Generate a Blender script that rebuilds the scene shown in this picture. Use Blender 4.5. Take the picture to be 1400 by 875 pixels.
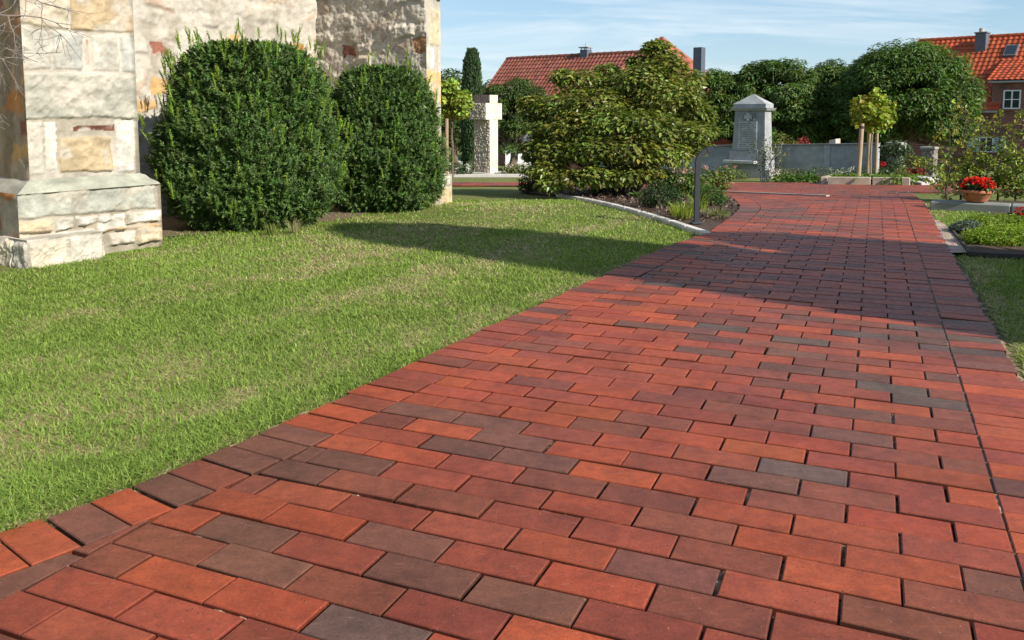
import bpy, math, random
import numpy as np
from mathutils import Vector

for o in list(bpy.data.objects):
    bpy.data.objects.remove(o, do_unlink=True)
scene = bpy.context.scene
COL = scene.collection
random.seed(7)
rng = np.random.default_rng(7)

# ------------------------------------------------------------------ camera
FP, PH = 1160.1, 117.0                 # focal length and pitch offset in photo pixels
CAMZ, CAMY = 0.995, 0.1004
PITCH = math.atan(PH / FP)
cd = bpy.data.cameras.new('camera')
cd.sensor_width = 36.0
cd.lens = FP / 1400 * 36
cd.shift_y = -(437.5 - 273.0) / 1400
cd.clip_start = 0.05
cd.clip_end = 6000
cam = bpy.data.objects.new('camera', cd)
COL.objects.link(cam)
cam.location = (0, CAMY, CAMZ)
cam.rotation_euler = (math.pi / 2 - PITCH, 0, 0)
scene.camera = cam

# ------------------------------------------------------------------ light
SUN_H = np.array([0.785, -0.62]); SUN_H /= np.linalg.norm(SUN_H)
SUN_EL = math.radians(31)
SUN_AZ = math.atan2(SUN_H[0], SUN_H[1])
sd = bpy.data.lights.new('sun', 'SUN')
sd.energy = 5.0
sd.angle = math.radians(0.5)
sd.color = (1.0, 0.93, 0.82)
sun = bpy.data.objects.new('sun', sd)
COL.objects.link(sun)
sun.location = (20, -15, 20)
sv = Vector((SUN_H[0] * math.cos(SUN_EL), SUN_H[1] * math.cos(SUN_EL), math.sin(SUN_EL)))
sun.rotation_euler = sv.to_track_quat('Z', 'Y').to_euler()

w = bpy.data.worlds.new('World')
scene.world = w
w.use_nodes = True
nt = w.node_tree
for n in list(nt.nodes):
    nt.nodes.remove(n)
def wn(t, **k):
    n = nt.nodes.new(t)
    for a, b in k.items():
        setattr(n, a, b)
    return n
wo = wn('ShaderNodeOutputWorld')
bg = wn('ShaderNodeBackground')
bg.inputs['Strength'].default_value = 0.092
sky = wn('ShaderNodeTexSky')
sky.sky_type = 'NISHITA'
sky.sun_disc = False
sky.sun_elevation = SUN_EL
sky.sun_rotation = SUN_AZ
sky.air_density = 1.0
sky.dust_density = 0.3
sky.ozone_density = 1.4
# thin high cirrus: streaks in the direction of view
tc = wn('ShaderNodeTexCoord')
sep = wn('ShaderNodeSeparateXYZ')
nt.links.new(tc.outputs['Generated'], sep.inputs[0])
mz = wn('ShaderNodeMath', operation='MAXIMUM'); mz.inputs[1].default_value = 0.0
nt.links.new(sep.outputs['Z'], mz.inputs[0])
mza = wn('ShaderNodeMath', operation='ADD'); mza.inputs[1].default_value = 0.12
nt.links.new(mz.outputs[0], mza.inputs[0])
dx = wn('ShaderNodeMath', operation='DIVIDE'); dy = wn('ShaderNodeMath', operation='DIVIDE')
nt.links.new(sep.outputs['X'], dx.inputs[0]); nt.links.new(mza.outputs[0], dx.inputs[1])
nt.links.new(sep.outputs['Y'], dy.inputs[0]); nt.links.new(mza.outputs[0], dy.inputs[1])
cmb = wn('ShaderNodeCombineXYZ')
nt.links.new(dx.outputs[0], cmb.inputs[0]); nt.links.new(dy.outputs[0], cmb.inputs[1])
mp = wn('ShaderNodeMapping')
mp.inputs['Rotation'].default_value = (0, 0, math.radians(18))
mp.inputs['Scale'].default_value = (0.55, 1.25, 1)
nt.links.new(cmb.outputs[0], mp.inputs[0])
no = wn('ShaderNodeTexNoise')
no.inputs['Scale'].default_value = 1.1; no.inputs['Detail'].default_value = 9
no.inputs['Roughness'].default_value = 0.62; no.inputs['Distortion'].default_value = 0.6
nt.links.new(mp.outputs[0], no.inputs['Vector'])
rp = wn('ShaderNodeValToRGB')
rp.color_ramp.elements[0].position = 0.45; rp.color_ramp.elements[0].color = (0, 0, 0, 1)
rp.color_ramp.elements[1].position = 0.70; rp.color_ramp.elements[1].color = (0.75, 0.75, 0.75, 1)
nt.links.new(no.outputs['Fac'], rp.inputs[0])
mx = wn('ShaderNodeMixRGB')
mx.inputs[2].default_value = (6.4, 7.2, 7.8, 1)
veil = wn('ShaderNodeMixRGB'); vf = wn('ShaderNodeMapRange'); vf.inputs[1].default_value = 0.0; vf.inputs[2].default_value = 0.6; vf.inputs[3].default_value = 0.5; vf.inputs[4].default_value = 0.05
nt.links.new(sep.outputs['Z'], vf.inputs[0]); nt.links.new(vf.outputs[0], veil.inputs[0]); veil.inputs[2].default_value = (2.7, 4.7, 7.0, 1)
nt.links.new(sky.outputs[0], veil.inputs[1])
nt.links.new(rp.outputs[0], mx.inputs[0]); nt.links.new(veil.outputs[0], mx.inputs[1])
nt.links.new(mx.outputs[0], bg.inputs['Color'])
nt.links.new(bg.outputs[0], wo.inputs[0])

scene.view_settings.view_transform = 'Standard'
scene.view_settings.look = 'None'
scene.view_settings.exposure = 0.56
scene.view_settings.gamma = 1.0
scene.view_settings.use_curve_mapping = False
scene.render.resolution_x = 1024
scene.render.resolution_y = 640

# ------------------------------------------------------------------ helpers
SLOPE = 0.055
def T(y):
    """height of the terrain: level near the church, then falling gently"""
    y = np.asarray(y, float)
    t = np.clip((y - 8.5) / 2.0, 0, 1)
    soft = 2 * (t ** 3 - t ** 4 / 2)
    return -SLOPE * (soft + np.clip(y - 10.5, 0, 36))
def Tz(y):
    return float(T(y))
def ray(x, y):
    cs, sn = math.cos(PITCH), math.sin(PITCH)
    a, f, u = x - 700.0, FP, 273.0 - y
    return np.array([a, f * cs + u * sn, -f * sn + u * cs])
def PD(x, y, d):
    """point of the photo seen at world distance y=d"""
    r = ray(x, y)
    return np.array([0, CAMY, CAMZ]) + r * ((d - CAMY) / r[1])
def G(x, y):
    """point of the terrain seen in the photo"""
    lo, hi = 0.5, 80.0
    f = lambda d: PD(x, y, d)[2] - Tz(d)
    for _ in range(60):
        m = (lo + hi) / 2
        if f(m) > 0: lo = m
        else: hi = m
    p = PD(x, y, lo); p[2] = Tz(lo)
    return p
def GX(x, d):
    """terrain point in photo column x at distance d"""
    X = (x - 700.0) / 1159.0 * (d - CAMY)
    return np.array([X, d, Tz(d)])

PHI = math.atan(498 / 1166.0)
CP, SP = math.cos(PHI), math.sin(PHI)
def ab2w(a, b):
    return a * CP + b * SP, -a * SP + b * CP
def w2ab(x, y):
    return x * CP - y * SP, x * SP + y * CP

def vn(x, y, seed=0):
    """value noise 0..1"""
    x = np.asarray(x, float); y = np.asarray(y, float)
    xi = np.floor(x).astype(np.int64); yi = np.floor(y).astype(np.int64)
    fx = x - xi; fy = y - yi
    fx = fx * fx * (3 - 2 * fx); fy = fy * fy * (3 - 2 * fy)
    def hsh(a, b):
        h = (a * 374761393 + b * 668265263 + seed * 974634777) & 0xffffffff
        h = ((h ^ (h >> 13)) * 1274126177) & 0xffffffff
        return ((h ^ (h >> 16)) & 0xffff) / 65535.0
    return (hsh(xi, yi) * (1 - fx) + hsh(xi + 1, yi) * fx) * (1 - fy) + \
           (hsh(xi, yi + 1) * (1 - fx) + hsh(xi + 1, yi + 1) * fx) * fy
def fbm(x, y, seed=0, o=4):
    s = 0; a = .5; t = 0
    for i in range(o):
        s = s + a * vn(x * 2 ** i, y * 2 ** i, seed + i); t += a; a *= .5
    return s / t

OFF = {}
class MB:
    def __init__(self):
        self.V = []; self.F = []; self.C = []; self.n = 0
    def add(self, V, F, col=(1, 1, 1)):
        V = np.asarray(V, float).reshape(-1, 3)
        if len(V) == 0: return
        col = np.asarray(col, float)
        if col.ndim == 1: col = np.tile(col, (len(V), 1))
        self.V.append(V); self.C.append(col)
        if isinstance(F, np.ndarray):
            self.F.append(F + self.n)
        else:
            by = {}
            for f in F: by.setdefault(len(f), []).append(f)
            for k, fs in by.items(): self.F.append(np.array(fs, int) + self.n)
        self.n += len(V)
    def box(self, c, ex, ey, ez, hx, hy, hz, col=(1, 1, 1), bev=0.0, base=False):
        """box about c (or standing on c) with half sizes, bevelled"""
        c = np.array(c, float); ex, ey, ez = (np.array(v, float) for v in (ex, ey, ez))
        if base: c = c + ez * hz
        if bev <= 0:
            V = [c + ex * hx * a + ey * hy * b + ez * hz * d for d in (-1, 1) for a, b in ((-1, -1), (1, -1), (1, 1), (-1, 1))]
            self.add(V, [(3, 2, 1, 0), (4, 5, 6, 7), (0, 1, 5, 4), (1, 2, 6, 5), (2, 3, 7, 6), (3, 0, 4, 7)], col)
            return
        V = []; idx = {}
        for sx in (-1, 1):
            for sy in (-1, 1):
                for sz in (-1, 1):
                    for ax in range(3):
                        q = [sx * hx, sy * hy, sz * hz]
                        for k in range(3):
                            if k != ax: q[k] -= (sx, sy, sz)[k] * bev
                        idx[(sx, sy, sz, ax)] = len(V)
                        V.append(c + ex * q[0] + ey * q[1] + ez * q[2])
        F = []
        S = ((-1, -1), (1, -1), (1, 1), (-1, 1))
        for ax in range(3):
            for s in (-1, 1):
                f = []
                for p, q in S:
                    k = [0, 0, 0]; k[ax] = s; k[(ax + 1) % 3] = p; k[(ax + 2) % 3] = q
                    f.append(idx[(k[0], k[1], k[2], ax)])
                F.append(f if s > 0 else f[::-1])
        for ax in range(3):
            b, d = (ax + 1) % 3, (ax + 2) % 3
            for sb in (-1, 1):
                for sd_ in (-1, 1):
                    k0 = [0, 0, 0]; k0[b] = sb; k0[d] = sd_
                    k1 = list(k0); k0[ax] = -1; k1[ax] = 1
                    f = [idx[(*k0, b)], idx[(*k1, b)], idx[(*k1, d)], idx[(*k0, d)]]
                    F.append(f if sb * sd_ < 0 else f[::-1])
        for sx in (-1, 1):
            for sy in (-1, 1):
                for sz in (-1, 1):
                    f = [idx[(sx, sy, sz, a)] for a in range(3)]
                    F.append(f if sx * sy * sz > 0 else f[::-1])
        self.add(V, F, col)
    def tube(self, pts, rad, n=8, col=(1, 1, 1), caps=True):
        pts = np.asarray(pts, float); m = len(pts)
        rad = np.full(m, rad, float) if np.ndim(rad) == 0 else np.asarray(rad, float)
        tg = np.gradient(pts, axis=0); tg /= np.linalg.norm(tg, axis=1)[:, None] + 1e-9
        ref = np.array([0, 0, 1.0]) if abs(tg[0][2]) < .9 else np.array([1.0, 0, 0])
        V = []
        for i in range(m):
            s = np.cross(tg[i], ref); s /= np.linalg.norm(s) + 1e-9
            t = np.cross(s, tg[i]); ref = t
            for k in range(n):
                a = 2 * math.pi * k / n
                V.append(pts[i] + (s * math.cos(a) + t * math.sin(a)) * rad[i])
        F = [(i * n + k, i * n + (k + 1) % n, (i + 1) * n + (k + 1) % n, (i + 1) * n + k) for i in range(m - 1) for k in range(n)]
        if caps:
            F += [tuple(range(n))[::-1], tuple((m - 1) * n + k for k in range(n))]
        self.add(V, F, col)
    def lathe(self, c, prof, n=28, col=(1, 1, 1)):
        c = np.array(c, float); V = []
        for r, z in prof:
            for k in range(n):
                a = 2 * math.pi * k / n
                V.append(c + np.array([r * math.cos(a), r * math.sin(a), z]))
        F = [(i * n + k, i * n + (k + 1) % n, (i + 1) * n + (k + 1) % n, (i + 1) * n + k) for i in range(len(prof) - 1) for k in range(n)]
        self.add(V, F, col)
    def prism(self, poly, z0, z1, col=(1, 1, 1)):
        """poly: list of (x,y); z0,z1 number or list"""
        m = len(poly)
        z0 = [z0] * m if np.ndim(z0) == 0 else z0
        z1 = [z1] * m if np.ndim(z1) == 0 else z1
        V = [(p[0], p[1], z) for p, z in zip(poly, z0)] + [(p[0], p[1], z) for p, z in zip(poly, z1)]
        F = [tuple(range(m))[::-1], tuple(range(m, 2 * m))] + [(i, (i + 1) % m, m + (i + 1) % m, m + i) for i in range(m)]
        self.add(V, F, col)
    def build(self, name, mat, parent=None, loc=None, smooth=False, kind=None):
        V = np.concatenate(self.V); C = np.concatenate(self.C)
        off = np.zeros(3)
        if parent is not None: off = OFF[parent.name]
        elif loc is not None: off = np.array(loc, float)
        V = V - off
        me = bpy.data.meshes.new(name)
        me.vertices.add(len(V)); me.vertices.foreach_set('co', V.astype(np.float32).ravel())
        lt = np.concatenate([np.full(len(f), f.shape[1]) for f in self.F])
        li = np.concatenate([f.ravel() for f in self.F])
        me.loops.add(len(li)); me.loops.foreach_set('vertex_index', li.astype(np.int32))
        me.polygons.add(len(lt))
        ls = np.concatenate([[0], np.cumsum(lt)[:-1]])
        me.polygons.foreach_set('loop_start', ls.astype(np.int32))
        me.polygons.foreach_set('loop_total', lt.astype(np.int32))
        me.polygons.foreach_set('use_smooth', np.full(len(lt), smooth))
        at = me.attributes.new('Col', 'FLOAT_COLOR', 'POINT')
        at.data.foreach_set('color', np.concatenate([C, np.ones((len(C), 1))], axis=1).astype(np.float32).ravel())
        me.update(calc_edges=True)
        me.validate()
        if mat is not None: me.materials.append(mat)
        o = bpy.data.objects.new(name, me)
        COL.objects.link(o)
        if parent is not None:
            o.parent = parent; OFF[o.name] = OFF[parent.name]
        else:
            o.location = tuple(off); OFF[o.name] = off
        if kind: o['kind'] = kind
        return o
def tag(o, label, cat, group=None):
    o['label'] = label; o['category'] = cat
    if group: o['group'] = group
    return o
def thing(name, label, cat, loc, group=None):
    o = bpy.data.objects.new(name, None)
    o.empty_display_size = 0.2
    COL.objects.link(o)
    o.location = tuple(float(v) for v in loc)
    OFF[o.name] = np.array(loc, float)
    return tag(o, label, cat, group)
def copy_tree(root, label, loc, rz=0, sc=1.0, group=None):
    def cp(o, par):
        c = o.copy(); COL.objects.link(c); c.parent = par
        for ch in o.children: cp(ch, c)
        return c
    c = cp(root, None)
    c.location = tuple(float(v) for v in loc); c.rotation_euler = (0, 0, rz)
    c.scale = (sc, sc, sc) if np.ndim(sc) == 0 else sc
    c['label'] = label
    if group: c['group'] = group
    return c

# ------------------------------------------------------------------ materials
def mat_base(name):
    m = bpy.data.materials.new(name); m.use_nodes = True
    t = m.node_tree; b = t.nodes['Principled BSDF']
    return m, t, b
def N(t, ty, ins=None, **k):
    n = t.nodes.new(ty)
    for a, b in k.items(): setattr(n, a, b)
    for a, b in (ins or {}).items(): n.inputs[a].default_value = b
    return n
def noise(t, vec, scale, detail=4, rough=.55, dist=0):
    n = N(t, 'ShaderNodeTexNoise', {'Scale': scale, 'Detail': detail, 'Roughness': rough, 'Distortion': dist})
    t.links.new(vec, n.inputs['Vector']); return n.outputs['Fac']
def ramp(t, fac, *st):
    r = N(t, 'ShaderNodeValToRGB'); e = r.color_ramp.elements
    while len(e) < len(st): e.new(.5)
    for q, (p, c) in zip(e, st):
        q.position = p; q.color = (c, c, c, 1) if np.ndim(c) == 0 else (*c, 1)
    t.links.new(fac, r.inputs[0]); return r.outputs[0]
def mix(t, fac, a, b, mode='MIX'):
    m = N(t, 'ShaderNodeMixRGB', blend_type=mode)
    for i, v in ((0, fac), (1, a), (2, b)):
        if hasattr(v, 'is_output'): t.links.new(v, m.inputs[i])
        else: m.inputs[i].default_value = v if np.ndim(v) == 0 else (*v, 1)
    return m.outputs[0]
def bump(t, b, hgt, strength=.4, dist=.01):
    n = N(t, 'ShaderNodeBump', {'Strength': strength, 'Distance': dist})
    t.links.new(hgt, n.inputs['Height']); t.links.new(n.outputs[0], b.inputs['Normal'])
def objco(t):
    return N(t, 'ShaderNodeTexCoord').outputs['Object']
def attr(t, name='Col'):
    return N(t, 'ShaderNodeAttribute', attribute_name=name).outputs['Color']

def mat_vc(name, rough=.8, var=.25, scale=8, bscale=40, bstr=.3, bdist=.01, spec=.3, metal=0, fine=.15):
    """vertex colour times mottling, with bump"""
    m, t, b = mat_base(name)
    v = objco(t); c = attr(t)
    c = mix(t, 1, c, ramp(t, noise(t, v, scale, 6, .6), (.25, 1 - var), (.75, 1 + var)), 'MULTIPLY')
    nf = noise(t, v, bscale, 6, .65)
    c = mix(t, 1, c, ramp(t, nf, (.25, 1 - fine), (.75, 1 + fine)), 'MULTIPLY')
    t.links.new(c, b.inputs['Base Color'])
    b.inputs['Roughness'].default_value = rough
    b.inputs['Specular IOR Level'].default_value = spec
    b.inputs['Metallic'].default_value = metal
    bump(t, b, nf, bstr, bdist)
    return m
def mat_leaf(name, rough=.5, trans=.3, spec=.35):
    m, t, b = mat_base(name)
    c = attr(t)
    t.links.new(c, b.inputs['Base Color'])
    b.inputs['Roughness'].default_value = rough
    b.inputs['Specular IOR Level'].default_value = spec
    tr = N(t, 'ShaderNodeBsdfTranslucent')
    t.links.new(mix(t, 1, c, (1.25, 1.3, .6), 'MULTIPLY'), tr.inputs['Color'])
    ms = N(t, 'ShaderNodeMixShader', {0: trans})
    t.links.new(b.outputs[0], ms.inputs[1]); t.links.new(tr.outputs[0], ms.inputs[2])
    t.links.new(ms.outputs[0], t.nodes['Material Output'].inputs['Surface'])
    return m

M = {}
M['leaf'] = mat_leaf('leaf', .5, .28)
M['leaf_gloss'] = mat_leaf('glossy_leaf', .40, .28, .45)
M['needle'] = mat_leaf('needle', .45, .15, .4)
M['grass'] = mat_leaf('grass_blade', .6, .35, .2)
M['petal'] = mat_leaf('petal', .6, .3, .2)
M['bark'] = mat_vc('bark', .9, .3, 20, 90, .7, .01)
M['stone'] = mat_vc('stone', .9, .28, 4, 70, .6, .008, .2, 0, .16)
M['render'] = mat_vc('lime_render', .92, .10, 6, 60, .5, .006, .15, 0, .10)
M['concrete'] = mat_vc('concrete', .88, .14, 7, 120, .35, .004, .25)
M['wood'] = mat_vc('weathered_wood', .8, .2, 14, 80, .4, .004)
M['metal'] = mat_vc('painted_metal', .6, .05, 10, 200, .05, .001, .25)
M['slate'] = mat_vc('slate', .55, .2, 8, 60, .3, .005, .4)
M['tile'] = mat_vc('clay_tile', .6, .15, 3, 30, .2, .004, .35)
M['clay'] = mat_vc('terracotta', .75, .12, 14, 90, .25, .003)
M['paint'] = mat_vc('white_paint', .5, .04, 6, 60, .1, .002)
M['mulch'] = mat_vc('bark_mulch', .95, .3, 18, 120, .8, .01)
M['sand'] = mat_vc('joint_sand', .95, .25, 9, 160, .6, .004)

def mat_glass():
    m, t, b = mat_base('window_glass')
    b.inputs['Base Color'].default_value = (.03, .04, .05, 1)
    b.inputs['Roughness'].default_value = .05
    b.inputs['Specular IOR Level'].default_value = .8
    return m
M['glass'] = mat_glass()

def mat_paver():
    m, t, b = mat_base('clinker_paver')
    v = objco(t); c = attr(t)
    flash = ramp(t, noise(t, v, 5.5, 3, .5, .4), (.42, 0.0), (.72, .75))
    c = mix(t, flash, c, mix(t, 1, c, (.60, .60, .62), 'MULTIPLY'))
    c = mix(t, 1, c, ramp(t, noise(t, v, 28, 5, .6), (.25, .74), (.75, 1.22)), 'MULTIPLY')
    c = mix(t, 1, c, ramp(t, noise(t, v, 130, 4, .7), (.3, .80), (.7, 1.2)), 'MULTIPLY')
    mps = N(t, 'ShaderNodeMapping', {'Scale': (9, 60, 1), 'Rotation': (0, 0, .9)})
    t.links.new(v, mps.inputs[0])
    c = mix(t, ramp(t, noise(t, mps.outputs[0], 1.6, 5, .7), (.60, 0), (.74, .35)), c, (.40, .20, .14))
    # pores and pale sand specks
    vo = N(t, 'ShaderNodeTexVoronoi', {'Scale': 120.0, 'Randomness': 1.0})
    t.links.new(v, vo.inputs['Vector'])
    msk = ramp(t, noise(t, v, 45, 3), (.52, 0), (.62, 1))
    dots = ramp(t, vo.outputs['Distance'], (.12, 1.0), (.30, 0.0))
    pore = mix(t, 1, dots, msk, 'MULTIPLY')
    c = mix(t, mix(t, 1, pore, (.75, .75, .75), 'MULTIPLY'), c, (.03, .018, .015))
    vo2 = N(t, 'ShaderNodeTexVoronoi', {'Scale': 95.0, 'Randomness': 1.0})
    mp2 = N(t, 'ShaderNodeMapping', {'Location': (3.1, 7.7, 1.3)})
    t.links.new(v, mp2.inputs[0]); t.links.new(mp2.outputs[0], vo2.inputs['Vector'])
    sp = mix(t, 1, ramp(t, vo2.outputs['Distance'], (.05, .8), (.12, 0.0)), ramp(t, noise(t, mp2.outputs[0], 30, 3), (.56, 0), (.62, 1)), 'MULTIPLY')
    c = mix(t, sp, c, (.62, .46, .38))
    # broad worn / dusty areas
    c = mix(t, ramp(t, noise(t, v, 1.1, 5, .6), (.5, 0), (.8, .10)), c, (.28, .13, .09))
    t.links.new(c, b.inputs['Base Color'])
    r = ramp(t, noise(t, v, 40, 4), (.3, .42), (.7, .66))
    t.links.new(r, b.inputs['Roughness'])
    b.inputs['Specular IOR Level'].default_value = .4
    h = mix(t, .5, noise(t, v, 150, 4, .7), noise(t, v, 30, 3), 'MIX')
    h = mix(t, pore, h, (0, 0, 0))
    bump(t, b, h, .35, .003)
    return m
M['paver'] = mat_paver()

def mat_lawn():
    m, t, b = mat_base('lawn_soil')
    v = N(t, 'ShaderNodeNewGeometry').outputs['Position']
    g = mix(t, ramp(t, noise(t, v, 1.3, 6, .6), (.35, 0), (.68, 1)), (.10, .15, .03), (.20, .22, .065))
    g = mix(t, ramp(t, noise(t, v, 14, 6, .7), (.40, 0), (.75, .8)), g, (.30, .26, .12))
    g = mix(t, 1, g, ramp(t, noise(t, v, 70, 5, .7), (.25, .55), (.75, 1.35)), 'MULTIPLY')
    t.links.new(g, b.inputs['Base Color'])
    b.inputs['Roughness'].default_value = .95
    b.inputs['Specular IOR Level'].default_value = .1
    bump(t, b, noise(t, v, 60, 6, .75), .8, .03)
    return m
M['lawn'] = mat_lawn()

def mat_gravel():
    m, t, b = mat_base('gravel')
    v = N(t, 'ShaderNodeNewGeometry').outputs['Position']
    vo = N(t, 'ShaderNodeTexVoronoi', {'Scale': 60.0})
    t.links.new(v, vo.inputs['Vector'])
    c = mix(t, .5, mix(t, ramp(t, noise(t, v, 6, 5), (.3, 0), (.7, 1)), (.30, .21, .17), (.42, .33, .27)), vo.outputs['Color'], 'SOFT_LIGHT')
    t.links.new(c, b.inputs['Base Color'])
    b.inputs['Roughness'].default_value = .9
    bump(t, b, vo.outputs['Distance'], .8, .01)
    return m
M['gravel'] = mat_gravel()

def mat_brickwall():
    m, t, b = mat_base('house_brick')
    uv = N(t, 'ShaderNodeUVMap', uv_map='wall')
    br = N(t, 'ShaderNodeTexBrick', {'Color1': (.23, .075, .055, 1), 'Color2': (.13, .05, .045, 1), 'Mortar': (.26, .22, .2, 1),
           'Scale': 1.0, 'Mortar Size': .006, 'Bias': 0.0, 'Brick Width': .25, 'Row Height': .083})
    t.links.new(uv.outputs[0], br.inputs['Vector'])
    c = mix(t, 1, br.outputs['Color'], ramp(t, noise(t, objco(t), 1.5, 5), (.3, .75), (.7, 1.25)), 'MULTIPLY')
    t.links.new(c, b.inputs['Base Color'])
    b.inputs['Roughness'].default_value = .9
    bump(t, b, br.outputs['Fac'], -.4, .01)
    return m
M['house_brick'] = mat_brickwall()

# ------------------------------------------------------------------ foliage helpers
def nrm(v):
    return v / (np.linalg.norm(v, axis=-1, keepdims=True) + 1e-9)
def add_leaves(mb, C, D, Nn, L, W, col, fold=.15):
    n = len(C)
    L = np.broadcast_to(np.asarray(L, float), (n,))[:, None]; W = np.broadcast_to(np.asarray(W, float), (n,))[:, None]
    D = nrm(D); S = nrm(np.cross(D, Nn)); U = np.cross(S, D)
    V = np.stack([C, C + D * L * .45 + S * W * .5 + U * W * fold, C + D * L - U * L * .12, C + D * L * .45 - S * W * .5 + U * W * fold], 1).reshape(-1, 3)
    i = np.arange(n)[:, None] * 4
    F = np.concatenate([i + np.array([[0, 1, 2]]), i + np.array([[0, 2, 3]])])
    mb.add(V, F, np.repeat(np.broadcast_to(col, (n, 3)), 4, axis=0))
def rdir(n):
    return nrm(rng.normal(size=(n, 3)))
def vary(col, n, amt=.25, hue=.12):
    c = np.array(col, float)[None, :] * (1 + amt * rng.normal(size=(n, 1))).clip(.35, 1.9)
    c = c * (1 + hue * rng.normal(size=(n, 3))).clip(.5, 1.6)
    return c.clip(.004, .9)
def clump(mb, c, r, n, L, W, col, up=.5, droop=.4, inner=.5, amt=.25, low=-1.0, coh=1.0):
    """leaves spread through an ellipsoid, mostly near its outside"""
    d = rdir(n)
    d[:, 2] = np.where(d[:, 2] < low, -d[:, 2], d[:, 2])
    rad = inner + (1.06 - inner) * rng.random((n, 1)) ** .6
    r = np.array(r, float)
    p = np.array(c, float) + d * r * rad
    out = nrm(d / r)
    nn = nrm(out * .7 + np.array([0, 0, up]) + .45 * coh * rng.normal(size=(n, 3)))
    ax = rng.normal(size=(n, 3)) + out * .8; ax[:, 2] -= droop
    ax = ax - nn * (ax * nn).sum(1, keepdims=True)
    s = (.7 + .6 * rng.random(n))
    add_leaves(mb, p, ax, nn, L * s, W * s, vary(col, n, amt))
def limb(mb, a, b, r0, r1, col, wob=.06, n=6):
    a = np.array(a, float); b = np.array(b, float)
    t = np.linspace(0, 1, n)[:, None]
    ln = np.linalg.norm(b - a)
    p = a + (b - a) * t + rng.normal(size=(n, 3)) * wob * ln * np.sin(t * math.pi)
    mb.tube(p, np.linspace(r0, r1, n), 7, col)
    return p
BARK = (.13, .10, .075)

# ================================================================== GROUND
def px(x, y):
    return G(x, y)
GZ = -0.028          # lawn soil lies a little under the paving
def ground_sheet():
    mb = MB()
    xs = np.unique(np.concatenate([np.linspace(-3000, -60, 8), np.linspace(-60, -8, 14), np.linspace(-8, 10, 73), np.linspace(10, 60, 14), np.linspace(60, 3000, 8)]))
    ys = np.unique(np.concatenate([np.linspace(-300, -6, 6), np.linspace(-6, 20, 105), np.linspace(20, 60, 30), np.linspace(60, 4000, 9)]))
    X, Y = np.meshgrid(xs, ys)
    Z = T(Y) + GZ
    near = (np.abs(X) < 12) & (Y > 0) & (Y < 14)
    Z = Z + np.where(near, .012 * (fbm(X * 1.5, Y * 1.5, 5, 3) - .5), 0)
    V = np.stack([X, Y, Z], -1).reshape(-1, 3)
    nx, ny = len(xs), len(ys)
    i = (np.arange(ny - 1)[:, None] * nx + np.arange(nx - 1)[None, :]).ravel()
    mb.add(V, np.stack([i, i + 1, i + nx + 1, i + nx], 1), (.1, .15, .03))
    return mb.build('ground', M['lawn'], smooth=True, kind='structure')
ground_sheet()

# ---- outline of the brick path (path frame: a across, b along)
LEFT = [(-1.2, -2.95), (0.0, -2.42), (0.7, -2.14), (1.2, -1.985), (1.39, -1.92), (1.69, -1.835), (2.02, -1.785), (2.39, -1.758), (2.69, -1.735), (3.6, -1.685), (4.9, -1.575), (6.4, -1.47)]
for q in [(968, 318), (990, 302), (1003, 292), (1010, 286), (1012, 281), (1006, 274), (990, 267), (970, 261), (945, 256.5)]:
    p = px(*q); a, b = w2ab(p[0], p[1])
    LEFT.append((b, a))
LEFT.sort()
LB = np.array([p[0] for p in LEFT]); LA = np.array([p[1] for p in LEFT])
def a_left(b): return np.interp(b, LB, LA)
HDR = 0.213
A_R = 0.29
A_RO = A_R + HDR
Y_ROAD0, Y_ROAD1 = 13.2, 19.0
def road_near(x):
    return np.interp(x, [-30, 0.5, 2.2, 3.2, 3.8], [17.6, 16.6, 15.2, 14.0, Y_ROAD0])
def road_far(x):
    return np.interp(x, [-30, -6, 3, 30], [20.2, 19.6, 19.0, 18.4])

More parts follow.
